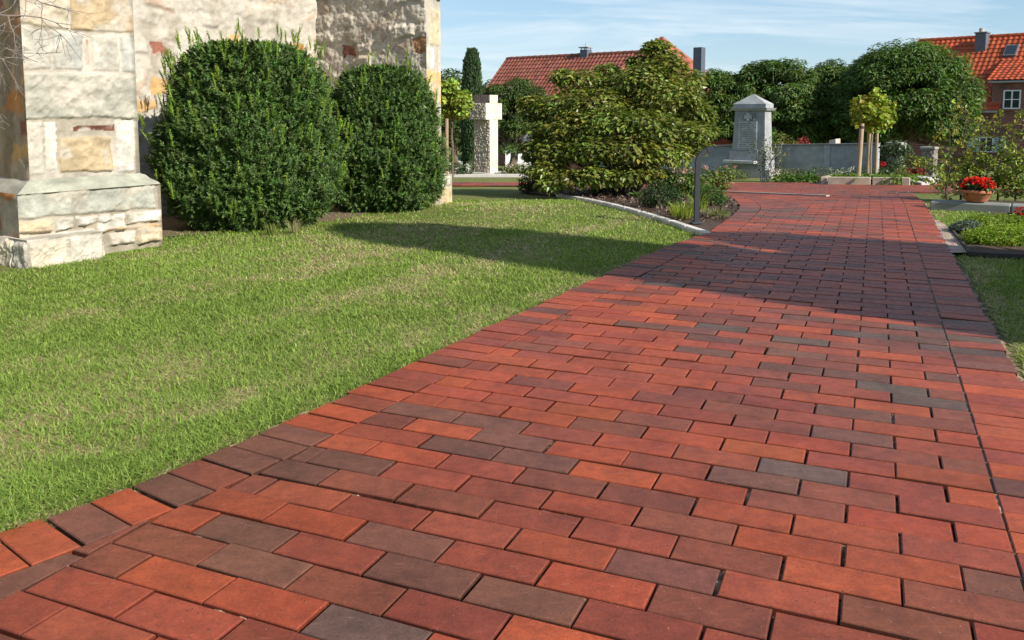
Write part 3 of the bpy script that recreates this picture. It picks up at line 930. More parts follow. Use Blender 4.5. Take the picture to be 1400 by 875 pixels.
# ================================================================== GRASS
CHF = np.array([cw(-9, 1.0), cw(-4.62, 1.98), cw(-4.1, 1.98), cw(-4.1, 1.86), cw(-3.52, 1.86), cw(-3.4, .9), cw(-.2, .9), g0, g1, cw(3, 0), cw(-9, -6)])
MP = np.array(MULCH)
KERB0, KERB1 = px(1271, 284), px(1420, 291.5)
BEDR = np.array([px(*q)[:2] for q in [(1326, 347), (1440, 350), (1500, 330), (1480, 296), (1400, 288), (1345, 291), (1318, 305), (1312, 325)]])
GRAV = np.array([px(*q)[:2] for q in [(1264, 302), (1284, 300), (1300, 312), (1318, 330), (1326, 345), (1299, 345), (1287, 330), (1273, 312)]])
def blades(n, x0, x1, y0, y1, right=False, world=False):
    if world:        # spread evenly over a rectangle of lawn
        X = rng.uniform(x0, x1, n); Y = rng.uniform(y0, y1, n)
        q = X / np.maximum(Y, .1)
        ok = (q < -.75) if not right else (q > .62)
        X, Y = X[ok], Y[ok]; n = len(X)
    else:
        pxx = rng.uniform(x0, x1, n); v = rng.uniform(y0 - 156, y1 - 156, n)
        Y = 1166.0 / v; X = (pxx - 700) / v
    a, b = w2ab(X, Y)
    if not right:
        k = a < a_left(b) + .004 + .06 * (fbm(a * 0 + b * 9, b * 3, 8, 3) - .62)
        k &= ~inside(X, Y, MP) & ~inside(X, Y, CHF)
        sp = inside(X, Y, np.array(SOIL))
        k &= ~(sp & (rng.random(n) < .8))
    else:
        k = (a > A_RO + .005 + .07 * fbm(b * 7, a * 7, 9, 3)) & ~inside(X, Y, BEDR) & ~inside(X, Y, GRAV)
        kd = (X - KERB0[0]) * (KERB1 - KERB0)[1] - (Y - KERB0[1]) * (KERB1 - KERB0)[0]
        k &= kd > .05
    k &= (Y > -.6) & (Y < 13.5)
    X, Y = X[k], Y[k]; a, b = a[k], b[k]; n = len(X)
    pt = fbm(X * 1.3, Y * 1.3, 31, 4); pf = fbm(X * 7, Y * 7, 33, 3)
    # mown swathes run along the church wall
    sw = X * CN[0] + Y * CN[1]; al = X * CE[0] + Y * CE[1]
    sw_n = vn(sw * 4.5 + .4 * fbm(al * 1.0, sw * 2, 35, 3), al * .3, 36)
    thin = (pf < .36) & (rng.random(n) < .55)
    h = (.014 + .019 * rng.random(n)) * (.65 + .8 * pt)
    edge = np.clip(1 - np.abs(a - a_left(b)) / .12, 0, 1) if not right else np.clip(1 - np.abs(a - A_RO - .06) / .15, 0, 1)
    dry = np.clip(.18 + 1.1 * (sw_n - .5) + 1.6 * (pt - .5) + 1.1 * (pf - .5) + .45 * edge, .05, .85)
    isd = rng.random(n) < dry
    h *= np.where(thin, .6, 1) * np.where(Y < 3, 1.15, 1)
    wd = np.maximum(.0030 + .0022 * rng.random(n), Y * .00095) * (1.5 if world else 1)
    ang = rng.random(n) * 2 * math.pi
    dr = np.stack([np.cos(ang), np.sin(ang)], 1)
    lean = h * (.35 + 1.5 * rng.random(n)) * np.where(isd, 1.5, 1)
    h = h * np.where(isd, .6, 1)
    if not right:
        tow = (edge > .55) & (rng.random(n) < .6)
        dr = np.where(tow[:, None], nrm(dr * .6 + np.array([CP, -SP])), dr); h = np.where(tow, h * 1.25, h)
    side = np.stack([-dr[:, 1], dr[:, 0]], 1) * (wd / 2)[:, None]
    z0 = T(Y) + GZ - .004
    B = np.stack([X, Y], 1)
    def lv(p, z): return np.concatenate([p, z[:, None]], 1)
    m1 = B + dr * (lean * .3)[:, None]
    V = np.stack([lv(B - side, z0), lv(B + side, z0), lv(m1 + side * .85, z0 + h * .62), lv(m1 - side * .85, z0 + h * .62), lv(B + dr * lean[:, None], z0 + h)], 1).reshape(-1, 3)
    green = np.array([.150, .250, .038]) * (1 + .45 * (pt - .5) * 2)[:, None]
    lite = np.array([.34, .43, .105])
    mixf = rng.random((n, 1)) ** 1.5
    c = green * (1 - mixf) + lite * mixf
    straw = np.array([.56, .48, .27]) * (.6 + .6 * rng.random((n, 1)))
    c = np.where(isd[:, None], straw, c) * (1 + .15 * rng.normal(size=(n, 1))).clip(.5, 1.5)
    i = np.arange(n)[:, None] * 5
    return V, i + np.array([[0, 1, 2, 3]]), i + np.array([[3, 2, 4]]), np.repeat(c, 5, axis=0)
mb = MB()
for args in ((610000, -220, 960, 262, 790), (34000, 1240, 1580, 275, 345, True), (62000, 1270, 1560, 335, 620, True), (190000, -6.5, -.6, -.6, 7.5, False, True), (130000, .9, 6.5, -.6, 7.8, True, True)):
    V, F4, F3, c = blades(*args)
    nn = mb.n
    mb.add(V, F4, c); mb.F.append(F3 + nn)
o = mb.build('grass', M['grass'], kind='stuff')
tag(o, 'short sunlit lawn grass mixed with dry straw beside the brick path', 'grass')

patch('gravel_strip', GRAV, M['gravel'], -.006, (.4, .3, .25), res=.06)
patch('garden_bed', BEDR, M['mulch'], -.008, (.09, .06, .045))

# ================================================================== YEWS
def yew(name, label, base, H, prof, rx, ry, nsh, seed, col, tips=200, rot=0.0, lo_gap=True):
    global rng
    rng = np.random.default_rng(seed)
    base = np.array(base, float)
    root = thing(name, label, 'yew bush', base, 'clipped yews along the church wall')
    tz = np.array([p[0] for p in prof]); tr = np.array([p[1] for p in prof])
    mb = MB()
    def surf(n, uni=True):
        t = rng.random(n * 3)
        rr = np.interp(t, tz, tr)
        k = rng.random(n * 3) < (rr + .25) / 1.25
        t = t[k][:n]; n = len(t)
        th = rng.random(n) * 2 * math.pi
        r = np.interp(t, tz, tr)
        r = r * (1 + .20 * (fbm(th * 2.2 + 7, t * 7, seed, 3) - .5) * 2 + .16 * (fbm(th * 7 + 3, t * 16, seed + 5, 2) - .5) * 2)
        p = np.stack([r * rx * np.cos(th), r * ry * np.sin(th), t * H], 1)
        dt = .02
        sl = (np.interp(np.clip(t + dt, 0, 1), tz, tr) - np.interp(np.clip(t - dt, 0, 1), tz, tr)) / (2 * dt)
        out = nrm(np.stack([np.cos(th), np.sin(th), -sl * rx / H * .8], 1))
        return p, out, t
    def shoots(P, D, ln, npair, nl, nw, cl):
        n = len(P)
        for j in range(npair):
            f = (j + .5) / npair
            q = P + D * (ln * f)[:, None]
            for s in range(2):
                rd = rdir(n); rd = nrm(rd - D * (rd * D).sum(1, keepdims=True))
                ax = nrm(rd * .9 + D * .75)
                up = nrm(D + .3 * rng.normal(size=(n, 3)))
                add_leaves(mb, q, ax, up, nl * (1.05 - .35 * f) * (.8 + .4 * rng.random(n)), nw, cl * (.85 + .3 * rng.random((n, 1))) * (1 + .35 * f), .1)
    p, out, t = surf(nsh)
    n = len(p)
    dirs = nrm(out * .55 + np.array([0, 0, .75]) + .38 * rng.normal(size=(n, 3)))
    ln = (.05 + .075 * rng.random(n))
    P = p * (.93 - .10 * rng.random((n, 1)))
    P[:, 2] = np.maximum(P[:, 2], .05)
    shoots(P + base, dirs, ln, 9, .030, .0075, vary(col, n, .22, .08))
    # sparse longer leader shoots, paler
    p, out, t = surf(tips)
    q_ = rng.random(len(t)) < np.where(t > .72, 1.0, .55); p, out, t = p[q_], out[q_], t[q_]
    n = len(p)
    dirs = nrm(out * .22 + np.array([0, 0, 1.0]) + .13 * rng.normal(size=(n, 3)))
    ln = (.08 + .10 * rng.random(n)) * np.where(t > .75, 1.0, 1.0)
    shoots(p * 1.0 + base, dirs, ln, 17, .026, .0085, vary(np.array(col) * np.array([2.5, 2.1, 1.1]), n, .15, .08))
    for _ in range(2):
        add_leaves(mb, p + base, dirs, rdir(n), ln * 1.05, .012, vary(np.array(col) * np.array([1.9, 1.7, 1.0]), n, .15), 0)
    # inner foliage
    m = 34000
    p, out, t = surf(m); n = len(p)
    P = p * (.55 + .36 * rng.random((n, 1))) ; P[:, 2] = p[:, 2] * .96
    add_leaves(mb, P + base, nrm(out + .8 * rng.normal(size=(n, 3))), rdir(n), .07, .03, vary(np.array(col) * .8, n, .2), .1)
    mb.build('foliage', M['needle'], root)
    mb = MB()
    for k in range(7):
        a = k * .9 + seed
        limb(mb, base + np.array([.06 * math.cos(a), .06 * math.sin(a), -.08]), base + np.array([rx * .55 * math.cos(a), ry * .55 * math.sin(a), H * .6]), .035, .01, (.12, .07, .05))
    mb.build('trunk', M['bark'], root)
    return root
YC = (.070, .128, .027)
yb = px(342, 317); y1 = yb + np.array([-.16, .62, 0]); y1[2] = Tz(y1[1]) + GZ
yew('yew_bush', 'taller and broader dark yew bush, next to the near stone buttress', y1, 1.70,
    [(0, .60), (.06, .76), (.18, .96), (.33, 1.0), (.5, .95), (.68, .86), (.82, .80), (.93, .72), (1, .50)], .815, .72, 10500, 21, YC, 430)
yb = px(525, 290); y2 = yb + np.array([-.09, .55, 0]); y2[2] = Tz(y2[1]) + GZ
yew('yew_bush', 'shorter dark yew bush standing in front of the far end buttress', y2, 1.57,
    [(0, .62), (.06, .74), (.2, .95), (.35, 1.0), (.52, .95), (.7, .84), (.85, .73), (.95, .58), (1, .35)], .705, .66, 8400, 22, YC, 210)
rng = np.random.default_rng(99)

# ================================================================== BARE TREE at the left edge
tb = np.array([-4.45, 4.75, GZ])
bt = thing('bare_tree', 'leafless young tree whose thin grey twigs reach in front of the stone buttress', 'tree', tb)
mb = MB(); TW = (.20, .17, .15)
limb(mb, tb - (0, 0, .1), tb + np.array([.05, .02, 2.4]), .05, .03, TW, .015, 9)
mb.build('trunk', M['bark'], bt)
mb = MB()
def twig(a, d, ln, r, lev):
    n = 7
    p = [np.array(a, float)]
    d = nrm(np.array(d, float))
    for i in range(n):
        d = nrm(d + .16 * rng.normal(size=3) + np.array([0, 0, -.02]))
        p.append(p[-1] + d * ln / n)
    p = np.array(p)
    mb.tube(p, np.linspace(r, max(r * .35, .0012), n + 1), 5, TW)
    if lev > 0:
        for k in range(5):
            i = 2 + int(rng.integers(0, n - 2))
            dd = nrm(d * .8 + .75 * rng.normal(size=3))
            twig(p[i], dd, ln * (.35 + .25 * random.random()), r * .5, lev - 1)
for (x0, y0, d0, x1, y1_, d1, r) in [(-60, 14, 4.7, 100, 42, 5.0, .006), (-60, 40, 4.8, 60, 62, 5.0, .005), (-60, 78, 4.7, 34, 96, 4.9, .0045), (-70, -60, 4.7, 112, 8, 5.1, .006), (-50, 110, 4.7, 30, 128, 4.9, .0035), (-60, 60, 4.8, 16, 86, 4.9, .004)]:
    A = PD(x0, y0, d0); B = PD(x1, y1_, d1)
    st = tb + np.array([.02, 0, A[2] + .15 - GZ - .1])
    limb(mb, st, A, r * 1.6, r * 1.1, TW, .03, 5)
    v = B - A
    twig(A, v, np.linalg.norm(v), r, 2)
mb.build('branch', M['bark'], bt)

# ================================================================== BOLLARD LIGHT
bb = px(952, 305)
bol = thing('bollard_light', 'slim dark grey bollard light with a bent top, standing in the mulched bed', 'bollard light', bb)
ptop = PD(952, 205, bb[1])
hz = ptop[2] - bb[2]
rt = np.array([1.0, .15, 0]); rt /= np.linalg.norm(rt); fw = np.array([-rt[1], rt[0], 0])
rad = .125
path = [np.array([0, -.05]), np.array([0, hz - rad])]
for k in range(1, 9):
    a = k / 8 * math.radians(68)
    path.append(np.array([rad - rad * math.cos(a), hz - rad + rad * math.sin(a)]))
path.append(path[-1] + .02 * np.array([math.sin(math.radians(68)), math.cos(math.radians(68))]))
path = np.array(path)
mb = MB(); V = []
tg = nrm(np.gradient(path, axis=0))
for p, t in zip(path, tg):
    nn = np.array([t[1], -t[0]])
    for a, b in ((-1, -1), (1, -1), (1, 1), (-1, 1)):
        q = p + nn * a * .022
        V.append(bb + rt * q[0] + fw * b * .016 + np.array([0, 0, q[1]]))
m = len(path)
F = [(i * 4 + k, i * 4 + (k + 1) % 4, i * 4 + 4 + (k + 1) % 4, i * 4 + 4 + k) for i in range(m - 1) for k in range(4)] + [(3, 2, 1, 0), tuple((m - 1) * 4 + k for k in range(4))]
mb.add(V, F, (.028, .032, .042))
mb.build('post', M['metal'], bol)
e = path[-1]; dr3 = rt * tg[-1][0] + np.array([0, 0, tg[-1][1]])
mb = MB(); mb.box(bb + rt * (e[0] + .012) + np.array([0, 0, e[1] + .002]), nrm(dr3), fw, nrm(np.cross(dr3, fw)), .03, .02, .028, (.026, .03, .038), .004)
mb.build('lamp_head', M['metal'], bol)
mb = MB(); mb.box(bb + np.array([0, 0, .004]), rt, fw, (0, 0, 1), .05, .04, .006, (.05, .055, .065), .002)
mb.build('base_plate', M['metal'], bol)

# ================================================================== PLANTS
def plant(name, label, cat, base, blobs, mat, L, W, col, n, stems=4, up=.5, droop=.2, group=None, inner=.4, flowers=None, amt=.25, stemcol=BARK):
    """small bush: blobs are (dx, dy, z, rx, ry, rz)"""
    base = np.array(base, float)
    if flowers or stems:
        root = thing(name, label, cat, base, group)
    mb = MB(); tot = sum(b[3] * b[4] + b[5] * b[3] for b in blobs)
    for b in blobs:
        k = max(6, int(n * (b[3] * b[4] + b[5] * b[3]) / tot))
        clump(mb, base + np.array(b[:3]), b[3:], k, L, W, col, up, droop, inner, amt)
    if not (flowers or stems):
        o = mb.build(name, mat, loc=base); tag(o, label, cat, group); return o
    mb.build('foliage', mat, root)
    if stems:
        mb = MB()
        for i in range(stems):
            b = blobs[i % len(blobs)]
            limb(mb, base + np.array([.02 * math.cos(i * 2), .02 * math.sin(i * 2), -.05]), base + np.array(b[:3]) + rng.normal(size=3) * np.array(b[3:]) * .3, .012 * (b[5] / .3) ** .5, .004, stemcol, .08, 5)
        mb.build('stem', M['bark'], root)
    if flowers:
        mb = MB()
        for (dx, dy, z, r, c, k) in flowers:
            clump(mb, base + np.array([dx, dy, z]), (r, r, r * .8), k, r * .55, r * .5, c, .6, 0, .5, .14)
        mb.build('blossom', M['petal'], root)
    return root

# ---- the big broad-leaved shrub behind the curved bed
mc = GX(845, 12.3)
D0 = 12.3
shrub = thing('magnolia_bush', 'very large spreading broad-leaved bush filling the mulched bed', 'bush', mc)
cl = []
def mcl(x, y, r, d, sq=.62):
    x = 850 + (x - 850) * .93; c = PD(x, y, d); rr = r / 1166 * d
    cl.append((c, (rr, rr * .9, rr * sq)))
for a in [(915, 88, 26, 12.3), (888, 98, 26, 12.3), (903, 62, 15, 12.5), (905, 78, 30, 12.6), (897, 66, 16, 12.5), (940, 108, 30, 12.4), (880, 110, 42, 12.2), (918, 130, 46, 12.0), (955, 150, 30, 12.2), (840, 118, 34, 12.4), (790, 112, 34, 12.6), (765, 104, 20, 12.6),
          (812, 140, 42, 12.0), (760, 145, 36, 12.3), (730, 152, 30, 12.5), (716, 140, 18, 12.6), (740, 178, 30, 12.2), (785, 172, 42, 11.8), (840, 165, 44, 11.6), (890, 172, 46, 11.5), (938, 182, 38, 11.7), (966, 178, 24, 12.1),
          (725, 200, 22, 12.0), (760, 208, 34, 11.7), (808, 205, 38, 11.4), (862, 205, 42, 11.3), (915, 210, 36, 11.4), (952, 200, 26, 11.8),
          (738, 232, 26, 11.5), (775, 243, 28, 11.3), (815, 240, 28, 11.2), (852, 240, 28, 11.2), (885, 235, 26, 11.3), (745, 252, 18, 11.3), (720, 215, 14, 12.2),
          (860, 140, 60, 13.0), (790, 160, 60, 13.2), (920, 170, 50, 13.0), (840, 200, 60, 13.0), (760, 200, 40, 13.0), (830, 95, 16, 12.8), (872, 84, 14, 12.6), (975, 160, 12, 12.2)]:
    mcl(*a)
mb = MB()
for c, r in cl:
    nl = int(3700 * r[0] * r[1] + 170)
    tint = np.array([.175, .205, .036]) * (.75 + .45 * rng.random()) * np.array([.85 + .22 * rng.random(), 1, 1])
    clump(mb, c, r * np.array([1, 1, .8]), nl, .080, .046, tint, 1.3, .35, .35, .25)
mb.build('foliage', M['leaf_gloss'], shrub)
mb = MB()
for c, r in cl[::2]:
    a = mc + np.array([rng.normal() * .15, rng.normal() * .1, -.05])
    mid = a + (c - a) * .45 + np.array([0, 0, .1])
    limb(mb, a, mid, .045, .028, BARK, .05); limb(mb, mid, c, .028, .008, BARK, .05)
mb.build('trunk', M['bark'], shrub)

# ---- low plants of the curved bed
b0 = px(905, 284)
plant('box_bush', 'small round dark green bush in the mulched bed left of the bollard light', 'bush', b0, [(0, .1, .13, .17, .15, .16), (-.12, .12, .10, .12, .12, .12), (.12, .1, .1, .12, .12, .12)], M['leaf'], .028, .012, (.035, .07, .018), 2600, 5, .6, .0)
b0 = px(930, 268)
plant('hydrangea', 'leafy flowering bush with faded pink and cream blossoms behind the bollard light', 'flower bush', b0,
      [(0, 0, .22, .28, .22, .18), (-.22, .1, .2, .2, .2, .15), (.2, -.1, .2, .2, .2, .2), (.05, -.3, .15, .18, .16, .15)], M['leaf'], .06, .03, (.10, .15, .03), 1500, 8,
      flowers=[(-.28, -.12, .34, .05, (.55, .40, .34), 40), (-.12, -.2, .38, .05, (.60, .48, .40), 40), (.0, -.22, .36, .045, (.52, .34, .30), 36), (.14, -.2, .37, .05, (.6, .5, .4), 36), (-.06, -.36, .24, .045, (.62, .52, .42), 36), (.30, -.1, .40, .04, (.5, .25, .25), 30), (-.35, -.05, .28, .04, (.6, .48, .42), 30)])
b0 = px(972, 280)
plant('herb_bush', 'low fresh green feathery bush in the bed right of the bollard light', 'bush', b0, [(0, 0.05, .09, .14, .14, .12), (.1, .05, .07, .1, .1, .09), (-.08, .1, .11, .1, .1, .12)], M['leaf'], .04, .009, (.06, .13, .02), 1500, 4, .3, -.6)
b0 = px(985, 262)
plant('rose_bush', 'upright yellowish green rose bush with pink buds beyond the bollard light', 'rose bush', b0, [(0, 0, .22, .18, .15, .2), (.12, 0, .30, .14, .12, .13), (-.12, 0, .18, .14, .14, .16), (.02, 0, .1, .12, .12, .1)], M['leaf'], .05, .026, (.13, .17, .03), 700, 6,
      flowers=[(.2, -.1, .4, .03, (.55, .22, .22), 16), (.05, -.1, .40, .025, (.6, .35, .3), 16), (-.1, -.12, .33, .025, (.6, .4, .35), 14)])
def grass_tuft(name, label, base, n, h, col, sp=.09, cat='ornamental grass', wd=.006, group=None):
    mb = MB(); base = np.array(base, float)
    a = rng.random(n) * 6.283; r = sp * rng.random(n) ** .5
    B = base + np.stack([r * np.cos(a), r * np.sin(a), np.zeros(n)], 1)
    d = np.stack([np.cos(a), np.sin(a), np.zeros(n)], 1)
    hh = h * (.55 + .5 * rng.random(n))
    s = np.stack([-np.sin(a), np.cos(a), np.zeros(n)], 1) * wd / 2
    o1 = d * (hh * .18)[:, None]; o2 = d * (hh * (.4 + .5 * rng.random(n)))[:, None]
    z = np.array([0, 0, 1.0])
    V = np.stack([B - s, B + s, B + o1 + s + z * (hh * .6)[:, None], B + o1 - s + z * (hh * .6)[:, None], B + o2 + z * hh[:, None] * .95], 1).reshape(-1, 3)
    i = np.arange(n)[:, None] * 5; c = np.repeat(vary(col, n, .2), 5, axis=0)
    nn = mb.n; mb.add(V, i + np.array([[0, 1, 2, 3]]), c); mb.F.append(i + np.array([[3, 2, 4]]) + nn)
    o = mb.build(name, M['grass'], loc=base); tag(o, label, cat, group); return o
grass_tuft('sedge_tuft', 'bright yellow-green grass tuft at the foot of the bollard light', px(932, 298), 190, .17, (.24, .30, .04), .11)
grass_tuft('sedge_tuft', 'pale wispy grass tuft between the bollard light and the brick rim', px(980, 296), 130, .10, (.17, .2, .08), .13)
grass_tuft('sedge_tuft', 'yellow-green upright leaves right behind the bollard light post', px(955, 290), 90, .22, (.18, .24, .03), .07)
def rosette(label, base, s, col, cat='young plant', name='seedling'):
    mb = MB(); n = 34; base = np.array(base, float)
    a = rng.random(n) * 6.283
    ax = np.stack([np.cos(a), np.sin(a), .35 + 1.1 * rng.random(n)], 1)
    add_leaves(mb, base + np.array([0, 0, .01]) + .25 * s * rng.random((n, 1)) * nrm(ax), ax, np.tile([0, 0, 1.0], (n, 1)) + .2 * rng.normal(size=(n, 3)), s * (.6 + .5 * rng.random(n)), s * .3, vary(col, n, .18), .25)
    o = mb.build(name, M['leaf'], loc=base); tag(o, label, cat); return o
rosette('small bright green seedling on the mulch below the left end of the big bush', px(816, 266), .13, (.14, .24, .04))
rosette('pale green leafy seedling on the mulch nearer the middle of the bed', px(872, 272), .12, (.13, .19, .06))
b0 = px(725, 262)
plant('dark_bush', 'small dark twiggy bush at the lower left end of the big broad-leaved bush', 'bush', b0, [(0, 0, .2, .19, .18, .22), (.1, .1, .14, .14, .14, .15), (-.08, 0, .1, .12, .12, .1)], M['leaf'], .05, .02, (.04, .055, .022), 900, 6)

# ================================================================== STONE CROSS (left)
d = 27.0
cb = GX(664, d)
cr = thing('stone_cross', 'tall pale stone cross with rough-hewn sides on a flat slab', 'stone cross', cb)
nf = nrm(np.array([.832, -.555, 0])); sf = np.array([-nf[1], nf[0], 0]); sf = -sf     # nf: bright front; -sf... side face normal
side = np.array([-.555, -.832, 0])
u = np.array([0, 0, 1.0])
mpp = d / 1166.0
top = PD(672, 130, d)[2] - cb[2]
def crgrid(mb, A, B, z0, z1, rough, seed, col):
    A = np.array(A); B = np.array(B); n, m = max(3, int(np.linalg.norm(B - A) / .03)), max(3, int((z1 - z0) / .03))
    e = (B - A)[:2] / np.linalg.norm((B - A)[:2]); nv = np.array([e[1], -e[0]])
    V = []; C = []
    for j in range(m + 1):
        for i in range(n + 1):
            t, z = i / n, z0 + (z1 - z0) * j / m
            p = A[:2] + (B - A)[:2] * t
            ed = min(i, n - i, j, m - j)
            q = rough * (rng.random() - .35) * (1 if ed > 0 else 0)
            V.append((*(p + nv * q), z)); C.append(np.array(col) * (.9 + .2 * rng.random()))
    i = (np.arange(m)[:, None] * (n + 1) + np.arange(n)[None]).ravel()
    mb.add(V, np.stack([i, i + 1, i + n + 2, i + n + 1], 1), np.array(C))
def rough_block(mb, cx, cz0, cz1, hw, y0, y1, rough, scol=(.40, .345, .27)):
    """hw: half width along the side normal, y0..y1 along the bright front normal"""
    c = cb.copy()
    def P(a, b): return c + side * a + nf * b
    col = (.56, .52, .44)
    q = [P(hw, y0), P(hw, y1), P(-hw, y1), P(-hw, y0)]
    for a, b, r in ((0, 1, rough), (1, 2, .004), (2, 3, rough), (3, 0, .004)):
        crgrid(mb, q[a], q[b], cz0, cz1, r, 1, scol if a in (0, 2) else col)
    for z, s in ((cz0, 1), (cz1, -1)):
        f = [(*p[:2], z) for p in q]
        mb.add(f if s < 0 else f[::-1], [(0, 1, 2, 3)], (.20, .17, .15) if s < 0 else col)
mb = MB()
g = cb[2]
rough_block(mb, 0, g + .12, g + .70 * top, .22, -.30, .32, .05)
rough_block(mb, 0, g + .70 * top + .001, g + .90 * top, .44, -.304, .324, .05)
rough_block(mb, 0, g + .90 * top + .002, g + top, .22, -.30, .32, .006, (.20, .15, .13))
mb.build('shaft', M['stone'], cr)
mb = MB()
mb.box(cb, nf, side, u, .55, .50, .065, (.5, .47, .4), .01, True)
mb.build('foot', M['stone'], cr)
sb = GX(690, 27.0)
mb = MB(); mb.box(GX(668, 25.9) + (0, 0, -.02), (1, 0, 0), (0, 1, 0), (0, 0, 1), 1.75, .14, .05, (.45, .43, .4), .01, True)
o = mb.build('stone_kerb', M['concrete'], loc=GX(668, 25.9)); tag(o, 'low pale stone kerb on the lawn in front of the tall stone cross', 'kerb')
# white roses and shrubs by the cross
def blossoms(n, rx, z0, z1, c, r=.06, k=22):
    return [(rng.uniform(-rx, rx), rng.uniform(-.3, .0), rng.uniform(z0, z1), r, c, k) for _ in range(n)]
plant('rose_bush', 'white flowering rose bush left of the stone cross', 'rose bush', GX(624, 26), [(0, 0, .22, .36, .3, .22), (-.25, 0, .18, .25, .25, .18), (.3, 0, .15, .2, .2, .15)], M['leaf'], .07, .04, (.05, .08, .025), 900, 4, flowers=blossoms(20, .42, .15, .46, (.72, .72, .70)))
plant('rose_bush', 'pinkish white rose bush just right of the stone cross', 'rose bush', GX(703, 26.4), [(0, 0, .22, .35, .3, .22), (.3, 0, .2, .3, .25, .2), (-.25, 0, .15, .2, .2, .15)], M['leaf'], .07, .04, (.11, .14, .035), 900, 4, flowers=blossoms(16, .42, .15, .45, (.68, .55, .48), .05, 16))
plant('pale_bush', 'small pale grey-green bush between the cross and the dark columnar cypress', 'bush', GX(646, 28.6), [(0, 0, .25, .25, .2, .25)], M['leaf'], .08, .03, (.14, .16, .09), 420, 2)

# ================================================================== TREES
def crown_tree(name, label, base, H, center_z, R, ncl, nleaf, L, W, col, group=None, trunk=.12, clr=.55, droop=.7, seed=1, low=-.45, cat='tree', hue=.12, trunkcol=BARK, flat=.6, mat='leaf', up=.5, coh=1.0):
    global rng
    rng = np.random.default_rng(seed)
    base = np.array(base, float)
    root = thing(name, label, cat, base, group)
    c = base + np.array([0, 0, center_z]); R = np.array(R, float)
    mb = MB(); cs = []
    k = 0
    while k < ncl:
        dv = rdir(1)[0]
        if dv[2] < low: continue
        rr = .80 + .10 * rng.random() if k < ncl * .78 else .3 + .4 * rng.random()
        p = c + dv * R * rr
        q = clr * (.75 + .5 * rng.random())
        cs.append((p, q)); k += 1
    for p, q in cs:
        tint = np.array(col) * (.8 + .45 * rng.random()) * np.array([1 + hue * 2 * (rng.random() - .3), 1, 1])
        clump(mb, p, (q, q, q * flat), nleaf, L, W, tint, up, droop, .3, .22, coh=coh)
    mb.build('crown', M[mat], root)
    mb = MB()
    fork = base + np.array([rng.normal() * .05, rng.normal() * .05, center_z - R[2] * .55])
    limb(mb, base - (0, 0, .2), fork, trunk, trunk * .75, trunkcol, .02, 7)
    for p, q in cs[::3]:
        limb(mb, fork - (0, 0, .05), p, trunk * .5, trunk * .08, trunkcol, .07)
    mb.build('trunk', M['bark'], root)
    return root
UMB = (.085, .150, .030)
UG = 'round-headed trees behind the low memorial wall'
def umb(label, xc, d, wpx, ytop, ybot, seed, ncl=150, tr=.15, name='globe_tree', col=UMB, nl=230, L=.15, W=.06):
    b = GX(xc, d); zt = PD(xc, ytop, d)[2] - b[2]; zb = PD(xc, ybot, d)[2] - b[2]
    rx = wpx / 2 / 1166 * d
    return crown_tree(name, label, b, zt, zb + (zt - zb) * .38, (rx, rx * .9, (zt - zb) * .62), ncl, nl, L, W, col, UG, tr, rx * .20, 1.2, seed, -.62, up=.9, flat=.55, coh=.5)
umb('tallest and widest round-headed tree, right of the staked sapling', 1235, 31, 187, 52, 196, 31, 230, .17, nl=300)
umb('round-headed tree right behind the pointed memorial stone', 1058, 33, 140, 74, 196, 32, 170)
umb('round-headed tree between the memorial stone and the tallest tree', 1135, 34.5, 112, 78, 196, 33, 150)
umb('round-headed tree half hidden by the right flank of the big bush', 968, 33.5, 120, 90, 194, 34, 110)
umb('dark round tree standing to the right behind the stone cross', 702, 36, 112, 99, 208, 35, 110, .2, col=(.075, .125, .03))
bp = GX(1345, 37)
# background trees
crown_tree('broad_tree', 'dark tree far behind the white rose bush, left of the cypress', GX(622, 44), 5.5, 3.0, (2.2, 2, 2.2), 34, 260, .2, .1, (.07, .12, .03), 'distant trees behind the garden', .2, .9, .4, 41, -.8)
crown_tree('broad_tree', 'dark tree far behind the stone cross and the round tree', GX(690, 58), 5.5, 2.8, (4.2, 3, 2.3), 60, 260, .25, .12, (.07, .12, .03), 'distant trees behind the garden', .22, 1.1, .4, 42, -.8)
crown_tree('broad_tree', 'wide dark tree far behind the memorial stone and the low wall', GX(1040, 50), 5.5, 2.2, (4.2, 2, 2.3), 60, 260, .25, .12, (.07, .12, .03), 'distant trees behind the garden', .22, 1.0, .4, 44, -.9)
crown_tree('broad_tree', 'wide dark tree far behind the staked sapling', GX(1165, 52), 5.5, 2.2, (4.4, 2, 2.4), 60, 260, .25, .12, (.07, .12, .03), 'distant trees behind the garden', .22, 1.0, .4, 45, -.9)
# bright young tree at the church corner, with its stake
yt = GX(617, 19)
zt = PD(617, 108, 19)[2] - yt[2]
crown_tree('young_maple', 'bright yellow-green young tree peeping out behind the end of the church', yt, zt, zt * .80, (.36, .36, .42), 30, 120, .09, .075, (.24, .32, .05), None, .03, .17, .2, 43, -.9, 'young tree')
mb = MB(); sp = GX(610.5, 18.4)
mb.tube([sp - (0, 0, .1), sp + np.array([.01, 0, PD(613, 162, 18.4)[2] - sp[2]])], .04, 10, (.30, .22, .14))
o = mb.build('tree_stake', M['wood'], loc=sp); tag(o, 'round wooden tree stake beside the end of the church', 'stake')

